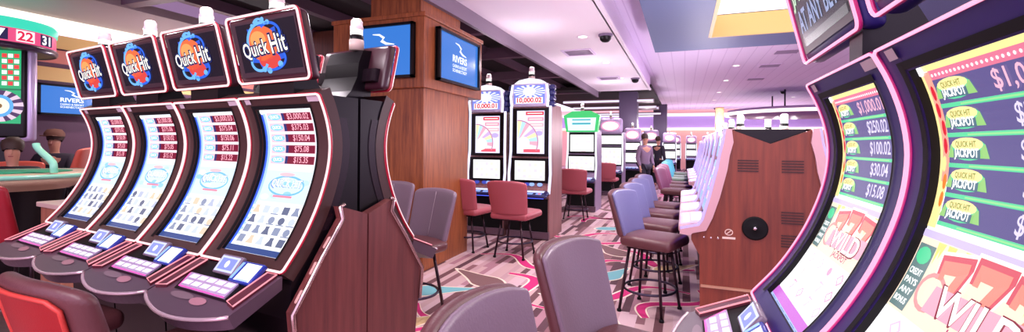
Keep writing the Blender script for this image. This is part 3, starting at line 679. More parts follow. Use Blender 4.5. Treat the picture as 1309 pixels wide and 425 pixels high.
# ---------------------------------------------------------------- mid bank with chairs in a row
MIDX, MIDY, MP = .60, 3.8, .75
MPROF = [(.30, 1.585), (.29, 1.48), (.268, 1.38), (.25, 1.27), (.20, 1.06), (.15, .88), (.12, .835)]
SHELL = mat('rose_white_shell', (206, 160, 168), .35); VIOLED = em((190, 165, 255), 1.1)
BEACON_W = 14
def mid_slot(label, loc, rz, group):
    """local -y is the front; y = 0 on the bank centre line"""
    root = thing('slot_machine', label, 'slot machine', loc, rz, group); hw = MP / 2 - .006
    f = [(x - MIDX, z) for x, z in MPROF]
    b = MB(); b.prism([(f[0][0] + .03, 1.58)] + [(y + .03, z) for y, z in f[1:]] + [(-.5, .8), (-.5, .74), (-.45, .6), (-.42, 0), (0, 0), (0, 1.58)], -hw, hw, BLACK); b.build('cabinet', root)
    for sg in (-1, 1):
        b = MB(); x0, x1 = sg * hw, sg * (hw - .03)
        pts = f + [(-.61, .80), (-.62, .765), (-.55, .755), (-.44, .795)] + [(y + .07, z) for y, z in f[::-1]]
        b.prism(pts, min(x0, x1), max(x0, x1), SHELL); o = b.build('side_shell', root, .006)
        b = MB(); b.tube([((x0 + x1) / 2, y - .004, z) for y, z in f], .012, VIOLED, False, 8); b.build('led_strip', o)
    b = MB(); A = Art(b, lambda x, y, h: Vector((x, (f[2][0] + .012 + (f[0][0] - f[2][0]) * (y - 1.38) / .2) - h, y)))
    A.rect(-hw + .05, 1.36, hw - .05, 1.565, em((130, 175, 250), .85), 0); A.rect(-.15, 1.43, .15, 1.53, em((90, 130, 225), .9), 1); A.text('BONUS', 0, 1.48, .05, WHITE, 2, .02)
    b.build('top_screen', root)
    b = MB(); A = Art(b, lambda x, y, h: Vector((x, (f[5][0] + .005 + (f[3][0] - f[5][0]) * (y - .88) / .39) - h, y)))
    A.rect(-hw + .05, .9, hw - .05, 1.33, em((150, 180, 248), .85), 0)
    for r in range(3):
        for c in range(5): A.rect(-.24 + c * .1, 1.0 + r * .1, -.17 + c * .1, 1.07 + r * .1, em(((110, 120, 220), (230, 130, 190), (245, 225, 160))[(r * 2 + c) % 3], .9), 1)
    b.build('reel_screen', root)
    b = MB(); b.rbox((0, -.525, .805), (MP - .03, .22, .06), .02, SHELL, deform=lambda x, y, z: (x, y, z + y * .15)); o = b.build('button_deck', root)
    b = MB(); A = Art(b, lambda x, y, h: Vector((x, y, .8365 + h + (y + .525) * .15)))
    A.rect(-.32, -.622, .32, -.43, em((196, 176, 255), .95), 1); A.rect(-.28, -.535, .2, -.45, em((240, 234, 255), 1.15), 2)
    for i in range(5): A.rect(-.24 + i * .1, -.6, -.16 + i * .1, -.55, em((236, 226, 255), 1.1), 2)
    b.build('button_panel', o)
    b = MB(); b.tube([(-hw + .05, -.53, .745), (hw - .05, -.53, .745)], .012, em((110, 90, 255), 1.6)); b.build('under_glow', root)
    beacon(root, 0, -.16, 1.57, .95)
    return root
for i in range(4):
    ord_ = ['nearest the speaker end panel', 'second from the speaker end panel', 'third from the speaker end panel', 'fourth from the speaker end panel'][i]
    mid_slot('pink-edged slot machine %s, behind the row of stools' % ord_, (MIDX, MIDY + .02 + MP * (i + .5), 0), -pi / 2, 'pink-edged machines in the middle bank')
for i in range(2):
    mid_slot('pink-edged slot machine on the far side of the speaker panel, %s it' % ('touching' if i == 0 else 'one away from'), (MIDX, MIDY + .02 + MP * (i + .5), 0), pi / 2, 'pink-edged machines facing away in the middle bank')
# end panel of the mid bank
mp = thing('end_panel', 'red walnut end panel with round black speaker and notched top', 'end panel', (MIDX, MIDY, 0), 0)
hf = [(0, 1.47), (.262, 1.575), (.26, 1.48), (.285, 1.38), (.30, 1.27), (.35, 1.06), (.40, .90), (.44, .84), (.54, .78), (.54, .72), (.48, .6), (.47, 0), (0, 0)]
b = MB(); full = [(x, z) for x, z in hf[:-1]] + [(-x, z) for x, z in hf[1:-1]][::-1]
full = [(0, 1.47)] + [(x, z) for x, z in hf[1:12]] + [(-x, z) for x, z in hf[1:12]][::-1]
b.prism(full, -.02, .02, WOODMID, 'y'); b.build('wood_board', mp)
for sg in (-1, 1):
    b = MB(); outer = [(.30, 1.585), (.315, 1.48), (.337, 1.38), (.355, 1.27), (.405, 1.06), (.455, .88), (.485, .835), (.615, .80), (.625, .765), (.55, .755)]
    inner = [(.53, .775), (.435, .80), (.39, .90), (.34, 1.06), (.29, 1.27), (.275, 1.38), (.25, 1.48), (.262, 1.58)]
    b.prism([(sg * x, z) for x, z in outer + inner], -.045, .018, SHELL, 'y'); o = b.build('side_shell', mp, .004)
    b = MB(); b.tube([(sg * (x + .004), -.02, z) for x, z in outer[:8]], .016, VIOLED); b.build('led_strip', o)
sp = MB(); T = Matrix.Translation((-.10, -.02, .84)) @ Matrix.Rotation(radians(90), 4, 'X')
sp.lathe([(.088, 0), (.088, .012), (.075, .014), (.03, .005), (.022, .012), (0, .014)], BLACKM, 28, T); o = sp.build('speaker', mp)
sp = MB(); sp.lathe([(.0, .0155), (.013, .015), (.013, .011)], CHROME, 14, T); sp.build('speaker_cap', o)
for x, z in ((-.15, 1.305), (.14, 1.305), (.14, .93), (.14, .76)):
    b = MB()
    for k in range(5): b.box((x, -.022, z + k * .02 - .04), (.14, .006, .009), mat('vent_slot', (60, 26, 24), .6))
    b.build('vent_slots', mp)
b = MB(); A = Art(b, plane_map((-.275, -.021, .775), (1, 0, 0), (0, 0, 1))); WD = mat('white_decal', (230, 205, 190), .5)
A.ring(0, .022, .026, .022, .006, WD, 1, 16); A.band([(-.02, .005), (.02, .04)], .006, WD, 1); A.rect(-.045, -.03, .045, -.014, WD, 1)
b.build('decal', mp)
for k in range(3):
    b = MB(); b.lathe([(.009, 0), (.006, .006), (0, .007)], CHROME, 10, Matrix.Translation((-.45 + k * .05, -.02, .745)) @ Matrix.Rotation(radians(90), 4, 'X')); b.build('screw_cap', mp)
b = MB(); b.box((0.0, -.026, .37), (.94, .012, .018), mat('brass_strip', (215, 170, 140), .3, .6)); b.build('kick_strip', mp)

# ---------------------------------------------------------------- chairs
def make_chair(label, loc, rz, group, back=LEATHER, seatm=LEATHERDK, rear=None, top=1.05, wide=.46, seatz=.62, seam=True, shell=None):
    """front faces local -y... the sitter looks along -y"""
    t = thing('stool', label, 'stool', loc, rz, group); k = top / 1.05
    b = MB(); h = top - seatz - .02
    def df(x, y, z):
        u = (z + h / 2) / h
        xx = x * (1 - .10 * (1 - u) ** 1.0 + .02 * u); yy = y * (1 - .25 * u) + .11 * u + .05 * (1 - (x / (wide / 2)) ** 2) * 1 - .02
        return (xx, yy, z - .03 * (abs(x) / (wide / 2)) ** 3 * u)
    b.rbox((0, .19, seatz + .02 + h / 2), (wide, .075, h), .035, shell or back, None, 4, df, 8); o = b.build('backrest', t)
    zc = seatz + .02 + h / 2
    if shell:
        b = MB(); b.rbox((0, .19, zc), (wide - .012, .03, h - .012), .014, back, None, 3, lambda x, y, z: (lambda q: (q[0], q[1] - .033, q[2]))(df(x, y, z)), 8); b.build('cushion', o)
    if rear:
        b = MB(); vs = []; fs = []; nx, nz = 10, 8
        ring_ = []
        for i in range(nx + 1):
            for j in range(nz + 1):
                x = (-1 + 2 * i / nx) * (wide / 2 - .055); z = -h / 2 + .06 + (h - .10) * j / nz
                if j == nz and i in (0, nx): z -= .02
                p = df(x, .0425, z); vs.append((p[0], p[1] + .19 + .004, p[2] + zc))
        fs = [(i * (nz + 1) + j, i * (nz + 1) + j + 1, (i + 1) * (nz + 1) + j + 1, (i + 1) * (nz + 1) + j) for i in range(nx) for j in range(nz)]
        b.add(vs, fs, rear, True); b.build('rear_panel', o)
        b = MB(); idx = [i * (nz + 1) for i in range(nx + 1)] + [nx * (nz + 1) + j for j in range(1, nz + 1)] + [i * (nz + 1) + nz for i in range(nx - 1, -1, -1)] + [j for j in range(nz - 1, 0, -1)]
        b.tube([vs[i] for i in idx], .007, PIPING, True, 6); b.build('piping', o)
    if seam:
        b = MB(); pts = []
        for j in range(9):
            z = -h / 2 + .05 + (h - .08) * j / 8; p = df(.0, -.0425, z); pts.append((p[0], p[1] + .19 - .0005, p[2] + zc))
        b.tube(pts, .003, SEAM, False, 5); b.build('seam', o)
    b = MB(); b.rbox((0, -.04, seatz), (wide + .01, wide, .09), .04, seatm, None, 4, lambda x, y, z: (x * (1 - .06 * (y > 0) * y * 4), y, z + .012 * (1 - (x / .25) ** 2) * (z > 0)), 4); b.build('seat', t)
    b = MB(); b.box((0, .0, seatz - .055), (.3, .3, .025), LEGM); b.tube([(-.15, .17, seatz - .05), (-.15, .2, seatz + .08)], .012, LEGM); b.tube([(.15, .17, seatz - .05), (.15, .2, seatz + .08)], .012, LEGM); b.build('under_frame', t)
    for sx in (-1, 1):
        for sy in (-1, 1):
            b = MB(); b.tube([(sx * .13, sy * .13, seatz - .05), (sx * .2, sy * .19, .012)], .0135, LEGM, False, 8); b.lathe([(0, 0), (.02, 0), (.02, .018), (.013, .024)], BLACKM, 10, Matrix.Translation((sx * .2, sy * .19, 0))); b.build('leg', t)
    b = MB(); r = .235; b.tube([(r * cos(2 * pi * i / 28), r * .93 * sin(2 * pi * i / 28), .2) for i in range(28)], .011, STEEL, True, 8); b.build('foot_ring', t)
    return t
def kids(o): return [c for c in o.children]
def stool_at(proto, x, y, rz, label, group):
    return copy_tree(proto, (x, y, 0), rz, label, None, group)
# sitter looks along local -y; turning by -90 deg makes him look along -x, +90 along +x
def face(dx, dy): return atan2(dx, -dy)
G1 = 'blue-lit brown stools along the middle bank'
row0 = make_chair('blue-lit brown leather stool nearest in the row along the middle bank', (-.27, 4.14, 0), face(1, -.36), G1, LEATHERBLUELIT, LEATHERDK, seam=False, shell=LEATHERDK)
bpy.context.view_layer.update()
for i, o_ in enumerate(('second', 'third', 'fourth')): stool_at(row0, -.27, 4.14 + .78 * (i + 1), face(1, -.36), 'blue-lit brown leather stool %s in the row along the middle bank' % o_, G1)
G2 = 'stools along the farther curved bank'
redrow = make_chair('wine leather stool nearest along the farther bank, past the blue-lit row', (-.15, 8.75, 0), face(1, -.36), G2, mat('wine_leather', (134, 70, 98), .38), LEATHERDK, seam=False)
tealrow = make_chair('teal leather stool first beyond the wine ones', (-.15, 11.8, 0), face(1, -.36), G2, mat('teal_leather', (76, 160, 172), .38), mat('sage_leather', (120, 140, 120), .4), seam=False)
bpy.context.view_layer.update()
for i, o_ in enumerate(('second', 'third')): stool_at(redrow, -.15, 8.75 + .85 * (i + 1), face(1, -.36), 'wine leather stool %s along the farther bank' % o_, G2)
stool_at(tealrow, -.15, 12.7, face(1, -.36), 'teal leather stool second beyond the wine ones', G2); stool_at(tealrow, -.15, 14.2, face(1, -.36), 'teal leather stool farthest down the aisle', G2)
# near stools in front of the right bank
G3 = 'taupe stools in front of the right bank'
nearc = make_chair('taupe leather stool turned slightly, in the aisle before the violet machines', (-.19, 1.78, 0), face(.95, -.3), G3, LEATHER, LEATHERDK, seam=False, shell=LEATHERDK)
bpy.context.view_layer.update()
stool_at(nearc, -.22, 1.03, face(1, -.12), 'taupe leather stool cut off at the bottom edge, nearest the camera', G3)
ca = make_chair('taupe leather stool with pale centre seam beside the walnut end panel', (-2.15, 3.26, 0), face(-.25, -.97), 'stools behind the left bank', LEATHER, LEATHERDK, wide=.5, seatz=.58)
bpy.context.view_layer.update()
stool_at(ca, -2.86, 3.75, face(.1, -1), 'taupe leather stool half hidden behind the pink-lit machines, by the column', 'stools behind the left bank')
# brick red stools at the wheel machines
G4 = 'brick red stools at the wheel machines'
rc = make_chair('brick red stool before the right wheel machine', (-2.05, 5.5, 0), face(.05, 1), G4, LEATHERRED, LEATHERRED, top=1.0, wide=.54, seatz=.54, seam=False)
bpy.context.view_layer.update()
stool_at(rc, -2.78, 5.62, face(.12, 1), 'brick red stool before the left wheel machine', G4)
stool_at(rc, -1.98, 8.75, face(0, 1), 'brick red stool before the green topped machine', 'brick red stools farther back')
stool_at(rc, -1.9, 12.1, face(0, 1), 'brick red stool before the oval topped machine', 'brick red stools farther back')
# crimson backed stools in the left corner
G5 = 'brown stools with crimson backs at the pink-lit bank'
lc = make_chair('brown leather stool with crimson rear panel, bottom left corner', (-1.775, 1.045, 0), face(.06, 1), G5, LEATHERDK, LEATHERDK, CRIMSON, wide=.5, seam=False)
bpy.context.view_layer.update()
stool_at(lc, -2.68, 1.04, face(.0, 1), 'brown leather stool at the left edge, before the farthest curved machines', G5)

# ---------------------------------------------------------------- upright machines
def upright(name, label, loc, rz, group, w, h, style):
    root = thing(name, label, 'slot machine', loc, rz, group); d = .75; hw = w / 2
    wheel = style == 'wheel'
    b = MB(); b.prism([(.0, 0), (.0, .62), (-.02, .66), (-.02, .7), (.05, .78), (.1, 1.0), (.1, h - .42), (d - .1, h - .42), (d, h - .6), (d, 0)], -hw + .02, hw - .02, WOODSIDE if wheel else mat('silver_violet_cabinet', (150, 130, 160), .35)); b.build('cabinet', root, .006)
    b = MB(); b.box((0, -.012, .33), (w - .08, .02, .58), BLACKM); b.box((0, -.03, .07), (w - .02, .06, .1), mat('plinth', (96, 70, 84), .4)); b.build('belly_door', root)
    b = MB(); b.rbox((0, -.06, .70), (w - .03, .26, .05), .02, mat('navy_deck', (34, 34, 84), .25), deform=lambda x, y, z: (x, y, z + y * .25)); o = b.build('button_deck', root)
    b = MB(); A = Art(b, lambda x, y, h_: Vector((x, y, .727 + h_ + (y + .06) * .25)))
    for i in range(4): A.rect(-hw * .75 + i * hw * .4, -.16, -hw * .75 + i * hw * .4 + .09, -.1, em((130, 160, 255), 1.1), 1)
    A.rect(-hw * .8, -.08, hw * .75, -.0, em((210, 215, 255), 1.0), 1); A.disc(hw * .6, -.13, .025, .02, em((255, 110, 60), 1.1), 2, 10)
    b.build('button_panel', o)
    if wheel:
        b = MB(); b.tube([(-hw + .06, -.17, .655), (hw - .06, -.17, .655)], .014, em((80, 100, 255), 1.8)); b.build('under_glow', root)
    z0, z1, z2, z3 = .86, 1.24, 1.27, h - .48
    def panel(pname, za, zb, draw, yy):
        b = MB(); b.box((0, yy + .01, (za + zb) / 2), (w - .08, .05, zb - za), BLACK)
        A = Art(b, plane_map((0, yy - .0155, (za + zb) / 2), (1, 0, 0), (0, 0, 1)), .0012); draw(A, (w - (.25 if wheel else .16)) / 2, (zb - za) / 2 - .04); b.build(pname, root)
    def lower(A, a, c):
        A.rect(-a - .02, -c, a + .02, c, WHITE, 1)
        for i in range(5):
            for j in range(3): A.rect(-a + .02 + i * a * .4, -c + .03 + j * c * .6, -a + .02 + i * a * .4 + a * .26, -c + .03 + j * c * .6 + c * .36, em(((235, 222, 226), (220, 214, 240), (255, 232, 214))[(i + j) % 3], 1.), 2)
    def upper(A, a, c):
        A.rect(-a, -c, a, c, em((226, 222, 255), 1.06) if wheel else WHITE, 1)
        if wheel:
            for i in range(4): A.rect(-a * .35 + i * .03, c - .07 - i * .09, a * .95, c - .015 - i * .09, (RED, em((245, 150, 170), 1.), em((245, 180, 190), 1.), em((235, 200, 215), 1.))[i], 2); A.rect(-a * .25 + i * .03, c - .05 - i * .09, a * .85, c - .035 - i * .09, em((255, 235, 235), 1.), 3)
            R = c * 1.0; cx, cy = -a * .95, -c * .45; N = 9; pal = [em(q, 1.) for q in ((255, 225, 240), (250, 170, 190), (180, 220, 255), (255, 240, 180), (205, 175, 250))]
            for i in range(N):
                a0 = -.42 + i * 2.0 / N; a1 = a0 + 2.0 / N
                pts = [(cx, cy)] + [(min(a, cx + R * cos(a0 + (a1 - a0) * k / 4)), max(-c, cy + R * sin(a0 + (a1 - a0) * k / 4))) for k in range(5)]
                A.poly(pts, pal[i % 5], 4)
            A.ring(cx, cy, R, R, .018, em((200, 140, 170), .9), 5, 20, -.42, 1.58); A.disc(a * .62, -c * .05, .06, .04, em((190, 170, 240), 1.), 5, 12); A.rect(-a * .5, -c + .02, a * .7, -c + .07, em((240, 90, 110), .95), 5)
            A.disc(cx + .1, cy - .02, .1, .1, em((255, 250, 235), 1.05), 5, 14)
        else:
            rnd = random.Random(label)
            for i in range(9): A.rect((q := rnd.uniform(-a, a * .5)), (r_ := rnd.uniform(-c, c * .75)), q + a * .4, r_ + c * .15, em(rnd.choice([(220, 214, 250), (250, 214, 224), (214, 240, 240), (252, 240, 214)]), 1.), 2)
    if style == 'oval': panel('reel_screen', z0, 1.42, lower, .06); panel('upper_screen', 1.45, z3, lower, .08)
    else: panel('reel_screen', z0, z1, lower, .05); panel('upper_screen', z2, z3, upper, .08)
    for sg in (-1, 1):
        b = MB(); b.tube([(sg * (hw - .025), -.01, .7), (sg * (hw - .012), .02, 1.0), (sg * (hw - .03), .05, 1.35), (sg * (hw - .03), .06, h - .45)], .022, em((226, 222, 255), 1.1) if wheel else em((240, 236, 250), 1.), False, 8); b.build('light_column', root)
    if wheel:
        b = MB(); b.rbox((0, .1, h - .28), (w - .12, .22, .36), .04, mat('white_topper', (214, 204, 232), .3)); tp = b.build('topper', root)
        b = MB(); A = Art(b, plane_map((0, -.0115, h - .28), (1, 0, 0), (0, 0, 1)), .0012)
        A.rect(-hw + .1, -.14, hw - .1, .15, em((120, 130, 225), 1.), 1)
        for i in range(16): a = 2 * pi * i / 16; A.poly([(0, .05), (.26 * cos(a), .05 + .1 * sin(a)), (.26 * cos(a + .2), .05 + .1 * sin(a + .2))], em((225, 230, 255), 1.1), 2)
        A.disc(0, .05, .1, .07, WHITE, 3, 18); A.rect(-hw + .13, -.135, hw - .13, -.04, em((250, 235, 240), 1.05), 3); A.text('10,000.02' if loc[0] > -2.6 else '10,000.01', 0, -.088, .07, RED, 4, .03, w - .3)
        b.build('topper_screen', tp)
        b = MB(); b.prism([(-hw + .1, h - .1), (hw - .1, h - .1), (hw * .5, h - .05), (0, h - .02), (-hw * .5, h - .05)], .0, .2, em((240, 236, 255), 1.1), 'y'); b.build('crest', tp)
        for sg in (-1, 1):
            b = MB()
            for k in range(4): b.rbox((sg * (hw - .02), .14, h - .16 - k * .085), (.09, .16, .09), .035, mat('blue_scroll', (40, 40, 96), .25))
            b.tube([(sg * (hw - .06), 0.0, h - .47), (sg * (hw - .045), -.01, h - .3), (sg * (hw - .075), .0, h - .12)], .02, em((235, 232, 255), 1.15)); b.build('scroll_wing', tp)
        globals()['BEACON_W'] = 4; bo = beacon(tp, 0, .1, h - .06, 1.5); globals()['BEACON_W'] = 14
        for i in range(4):
            b = MB(); A = Art(b, plane_map((0, .04, .835), (1, 0, 0), (0, .3, 1)), .001)
            A.disc(-hw * .5 + (i % 2) * .13 + (i > 1) * hw * .6, 0, .045, .03, em((70, 80, 190), .8) if i < 2 else em((150, 180, 255), 1.), 1, 12)
            b.build('round_button', root)
    else:
        col = {'green': (70, 210, 120), 'oval': (196, 176, 214), 'plain': (214, 196, 240)}[style]
        b = MB()
        if style == 'green': b.prism([(-hw, h - .46), (hw, h - .46), (hw + .06, h - .1), (hw * .6, h), (-hw * .6, h), (-hw - .06, h - .1)], .0, .2, em(col, .8), 'y')
        else: b.rbox((0, .1, h - .23), (w - .06, .18, .44), .09, mat('lilac_topper', (190, 170, 205), .3))
        tp = b.build('topper', root)
        b = MB(); A = Art(b, plane_map((0, -.004 if style == 'green' else .006, h - .24), (1, 0, 0), (0, 0, 1)), .003)
        if style == 'green': A.poly([(-hw * .86, -.19), (hw * .86, -.19), (hw * .95, .09), (-hw * .95, .09)], em((214, 250, 250), 1.05), 1); A.rect(-hw * .6, -.06, hw * .6, -.02, em((70, 170, 190), .9), 2); A.rect(-hw * .6, .03, hw * .6, .06, em((70, 170, 190), .9), 2)
        else: A.disc(0, 0, hw * .72, .15, em((250, 150, 190), 1.), 1, 20); A.disc(0, 0, hw * .62, .12, WHITE, 2, 20)
        b.build('topper_screen', tp)
        beacon(tp, 0, .1, h - .02, 1.2)
    return root
G6 = 'tall wheel game machines by the column'
wm1 = upright('wheel_slot_machine', 'tall wheel game machine on the left, next to the wood column', (-2.98, 6.62, 0), 0, G6, .68, 2.43, 'wheel')
wm2 = upright('wheel_slot_machine', 'tall wheel game machine on the right, its pink wood side showing', (-2.23, 6.58, 0), 0, G6, .70, 2.5, 'wheel')
upright('slot_machine', 'upright slot machine with flared green topper', (-2.1, 9.75, 0), 0, None, .68, 2.2, 'green')
upright('slot_machine', 'upright slot machine with oval pink ringed topper before the dark pier', (-1.98, 13.1, 0), 0, None, .74, 2.25, 'oval')
pl = upright('slot_machine', 'plain upright slot machine first beyond the oval topped one', (-1.6, 15.4, 0), 0, 'plain upright machines down the aisle', .62, 2.05, 'plain')
bpy.context.view_layer.update()
for x, y, l in ((-1.15, 17.6, 'plain upright slot machine second beyond the oval topped one'), (-1.5, 20.6, 'plain upright slot machine beside the far pier'), (-.6, 21.2, 'plain upright slot machine in front of the far pier on its aisle side')):
    copy_tree(pl, (x, y, 0), 0, l, None, 'plain upright machines down the aisle')
for i in range(9):
    copy_tree(pl, (-1.3 + i * .85, 27.6, 0), 0, ['leftmost', 'second from left', 'third from left', 'fourth from left', 'middle', 'fourth from right', 'third from right', 'second from right', 'rightmost'][i] + ' pale upright slot machine in the row before the far wall', None, 'pale machines in the row before the far wall')
# farther curved bank on the right of the aisle
msl = mid_slot('pink-edged slot machine nearest in the farther bank, tall lamp post above', (.72, 8.85, 0), -pi / 2, 'pink-edged machines in the farther bank')
bpy.context.view_layer.update()
for i in range(5): copy_tree(msl, (.72, 8.85 + MP * 1.1 * (i + 1), 0), -pi / 2, 'pink-edged slot machine %s in the farther bank' % ['second', 'third', 'fourth', 'fifth', 'farthest'][i], None, 'pink-edged machines in the farther bank')
tl = thing('lamp_post', 'tan lamp post with round yellow light standing on the farther bank', 'lamp', (.62, 9.25, 1.60), 0)
b = MB(); b.lathe([(.07, 0), (.07, .04), (.045, .06), (.045, .12)], BLACK, 16); b.build('base', tl)
b = MB(); b.rbox((0, 0, .34), (.15, .15, .48), .02, mat('tan_shade', (196, 160, 120), .4)); b.build('post', tl)
b = MB(); b.lathe([(.0, .015), (.05, .008), (.055, 0)], em((255, 225, 150), 1.6), 16, Matrix.Translation((0, -.076, .5)) @ Matrix.Rotation(radians(90), 4, 'X')); b.build('lamp', tl)

# ---------------------------------------------------------------- wood column with screens
b = MB(); b.box((-3.12, 4.94, 1.05), (.76, 1.12, 2.1), WOODCOL); b.box((-3.16, 4.9, 3.2), (.7, .96, .8), WOODCOL)
X0, X1, Y0, Y1, Z0, Z1 = -3.98, -2.70, 4.32, 5.83, 2.08, 2.88
b.box(((X0 + X1) / 2, (Y0 + Y1) / 2, (Z0 + Z1) / 2), (X1 - X0, Y1 - Y0, Z1 - Z0), WOODCOL); b.box(((X0 + X1) / 2, (Y0 + Y1) / 2, Z1 + .02), (X1 - X0 + .04, Y1 - Y0 + .04, .05), WOODCOL)
struct(b.build('wall_column', None, .008))
def tv(label, o, right, w, h, txt=True):
    r = Vector(right); n = r.cross(Vector((0, 0, 1))); ang = atan2(r.y, r.x)
    t = thing('wall_screen', label, 'screen', o, ang, 'blue casino screens')
    b = MB(); frame_slab2(b, w, h, .03, .05, BLACK); b.box((0, .02, 0), (w, .03, h), BLACKM); b.build('frame', t)
    b = MB(); A = Art(b, plane_map((0, .0, 0), (1, 0, 0), (0, 0, 1)), .0012)
    A.rect(-w / 2 + .03, -h / 2 + .03, w / 2 - .03, h / 2 - .03, em((52, 118, 206), .9), 1)
    wf = em((235, 242, 255), 1.05); s = h
    A.band([(-.2 * s, .33 * s), (-.05 * s, .315 * s), (.05 * s, .25 * s), (-.0 * s, .2 * s), (.1 * s, .145 * s), (.28 * s, .12 * s)], .045 * s, wf, 2, [.3, .8, 1.2, 1.5, 1., .3])
    A.text('RIVERS', 0, .015 * s, .13 * s, wf, 2, .03, .62 * s); A.text('CASINO & RESORT', 0, -.13 * s, .06 * s, wf, 2, .02, .62 * s); A.text('SCHENECTADY', 0, -.22 * s, .06 * s, wf, 2, .02, .62 * s)
    b.build('display', t); return t
def frame_slab2(mb, w, h, bw, d, m):
    for x, z, sx, sz in ((0, h / 2 - bw / 2, w, bw), (0, -h / 2 + bw / 2, w, bw), (-w / 2 + bw / 2, 0, bw, h), (w / 2 - bw / 2, 0, bw, h)): mb.box((x, -.004, z), (sx, d, sz), m)
tv('blue screen on the right face of the wood column, above the wheel machines', (X1 + .045, 5.08, 2.5), (0, 1, 0), 1.09, .62)
tv('blue screen on the left face of the wood column, behind a topper', (-3.24, Y0 - .045, 2.5), (1, 0, 0), .86, .62)
tv('blue screen seen through the gap under the side topper', (-5.62, 6.5, 2.12), (1, 0, 0), 1.0, .56)
tv('blue screen on the far left wall below the warm cove light', (-8.73, 4.02, 2.06), (0, 1, 0), .80, .46)
b = MB(); b.box((-5.8, 6.68, 1.78), (2.6, .24, 3.5), wood('umber_panel', (60, 30, 26), (104, 58, 44), 5.)); struct(b.build('wall_screen_partition'))

# ---------------------------------------------------------------- roulette corner
rl = thing('roulette_display', 'big electronic roulette display with round number sign on top', 'display', tuple(at_z(22, 240, 0)[:2]) + (0,), 0)
p = at_D(-20, 120, 5.6); rl.location = (p.x, p.y, 0); rl.rotation_euler = (0, 0, radians(38))
b = MB(); b.rbox((0, .08, 2.08), (.92, .12, 1.3), .05, mat('silver_violet_frame', (206, 190, 226), .25, .4)); b.rbox((0, .01, 2.08), (.82, .06, 1.2), .03, BLACK); b.box((0, .12, .75), (.5, .1, 1.5), BLACK); b.build('frame', rl)
b = MB(); A = Art(b, plane_map((0, -.021, 2.08), (1, 0, 0), (0, 0, 1)), .0012)
A.rect(-.37, -.42, .37, .53, em((30, 170, 110), .9), 1); A.rect(-.37, .0, .37, .02, em((16, 120, 80), .8), 2)
for i in range(6):
    for j in range(3): A.rect(.18 + j * .06, .06 + i * .07, .23 + j * .06, .11 + i * .07, em((230, 60, 60), .9) if (i + j) % 2 else em((235, 250, 240), 1.), 2)
A.rect(-.34, .4, .0, .5, em((190, 240, 220), 1.), 2); A.text('22', -.17, .45, .07, em((30, 60, 60), .5), 3)
for k in range(24):
    a0, a1 = 2 * pi * k / 24, 2 * pi * (k + 1) / 24; cx, cy = .16, -.2
    A.poly([(cx + .14 * cos(a0), cy + .14 * sin(a0)), (cx + .24 * cos(a0), cy + .2 * sin(a0)), (cx + .24 * cos(a1), cy + .2 * sin(a1)), (cx + .14 * cos(a1), cy + .14 * sin(a1))], (em((225, 200, 220), .9), em((90, 60, 110), .6))[k % 2], 3)
A.disc(.16, -.2, .14, .14, em((90, 170, 235), .9), 3); A.disc(.16, -.2, .1, .1, em((250, 240, 205), 1.05), 4); A.disc(.16, -.2, .03, .03, em((150, 110, 60), .7), 5)
b.build('game_screen', rl)
b = MB(); b.lathe([(.58, 2.57), (.6, 2.59), (.6, 2.63), (.58, 2.65)], mat('violet_dark_ring', (60, 40, 64), .3), 40, Matrix.Translation((0, .1, 0))); b.lathe([(.58, 2.65), (.58, 2.82)], em((226, 80, 130), .9), 40, Matrix.Translation((0, .1, 0))); b.lathe([(.59, 2.82), (.6, 2.91), (.57, 2.95), (0, 2.96)], em((60, 210, 180), .9), 40, Matrix.Translation((0, .1, 0)))
b.lathe([(0.01, 2.58), (.58, 2.58)], BLACK, 40, Matrix.Translation((0, .1, 0))); o = b.build('number_drum', rl)
b = MB()
for k, t_ in enumerate(('8', '5', '11', '17', '22', '31')):
    b = MB(); a = -pi / 2 + (k - 1.5) * .42; T = Matrix.Translation((0, .1, 2.735)) @ Matrix.Rotation(a + pi / 2, 4, 'Z')
    A = Art(b, lambda x, y, h, T=T: T @ Vector((x, -.588 - h, y))); A.rect(-.09, -.07, .09, .07, em((250, 235, 240), 1.) if k % 2 == 0 else em((50, 40, 90), .6), 1); A.text(t_, 0, 0, .11, em((220, 40, 80), .9) if k % 2 == 0 else WHITE, 2, .03)
    b.build('number_plate', o)
# table
p = at_D(14, 222, 4.25); tb = thing('roulette_table', 'curved roulette table with pale green glass rim', 'table', (p.x, p.y, 0), 0)
b = MB(); b.lathe([(.0, 1.15), (.62, 1.15), (.68, 1.12), (.68, 1.08), (.5, 1.04), (.4, .99)], mat('beige_table', (206, 180, 150), .3), 40); b.build('table_top', tb)
b = MB(); b.lathe([(.66, 1.145), (.72, 1.15), (.74, 1.13), (.7, 1.11)], mat('green_glass', (150, 230, 200), .1), 40); b.build('glass_rim', tb)
b = MB(); b.lathe([(.38, 1.0), (.3, .5), (.4, 0), (.0, 0)], BLACK, 24); b.build('pedestal', tb)
b = MB(); b.lathe([(.0, 1.152), (.42, 1.152), (.42, 1.156), (0, 1.156)], mat('felt', (40, 150, 110), .8), 32); b.build('felt', tb)
p0_, p1_ = at_D(46, 184, 4.2), at_D(69, 213, 4.05)
tg = thing('glass_rail', 'pale green S-shaped glass rail rising from the roulette table', 'rail', (p1_.x, p1_.y, p1_.z))
d_ = p0_ - p1_
b = MB(); pts = []
for i in range(15):
    t = i / 14; e_ = 3 * t * t - 2 * t ** 3; pts.append((d_.x * e_, d_.y * e_, d_.z * (t if t < .2 else .2 + (t - .2)) ))
pts[0] = (0, 0, -.06); b.tube(pts, .028, mat('green_glass', (150, 230, 200), .1), False, 10); b.build('rail', tg)
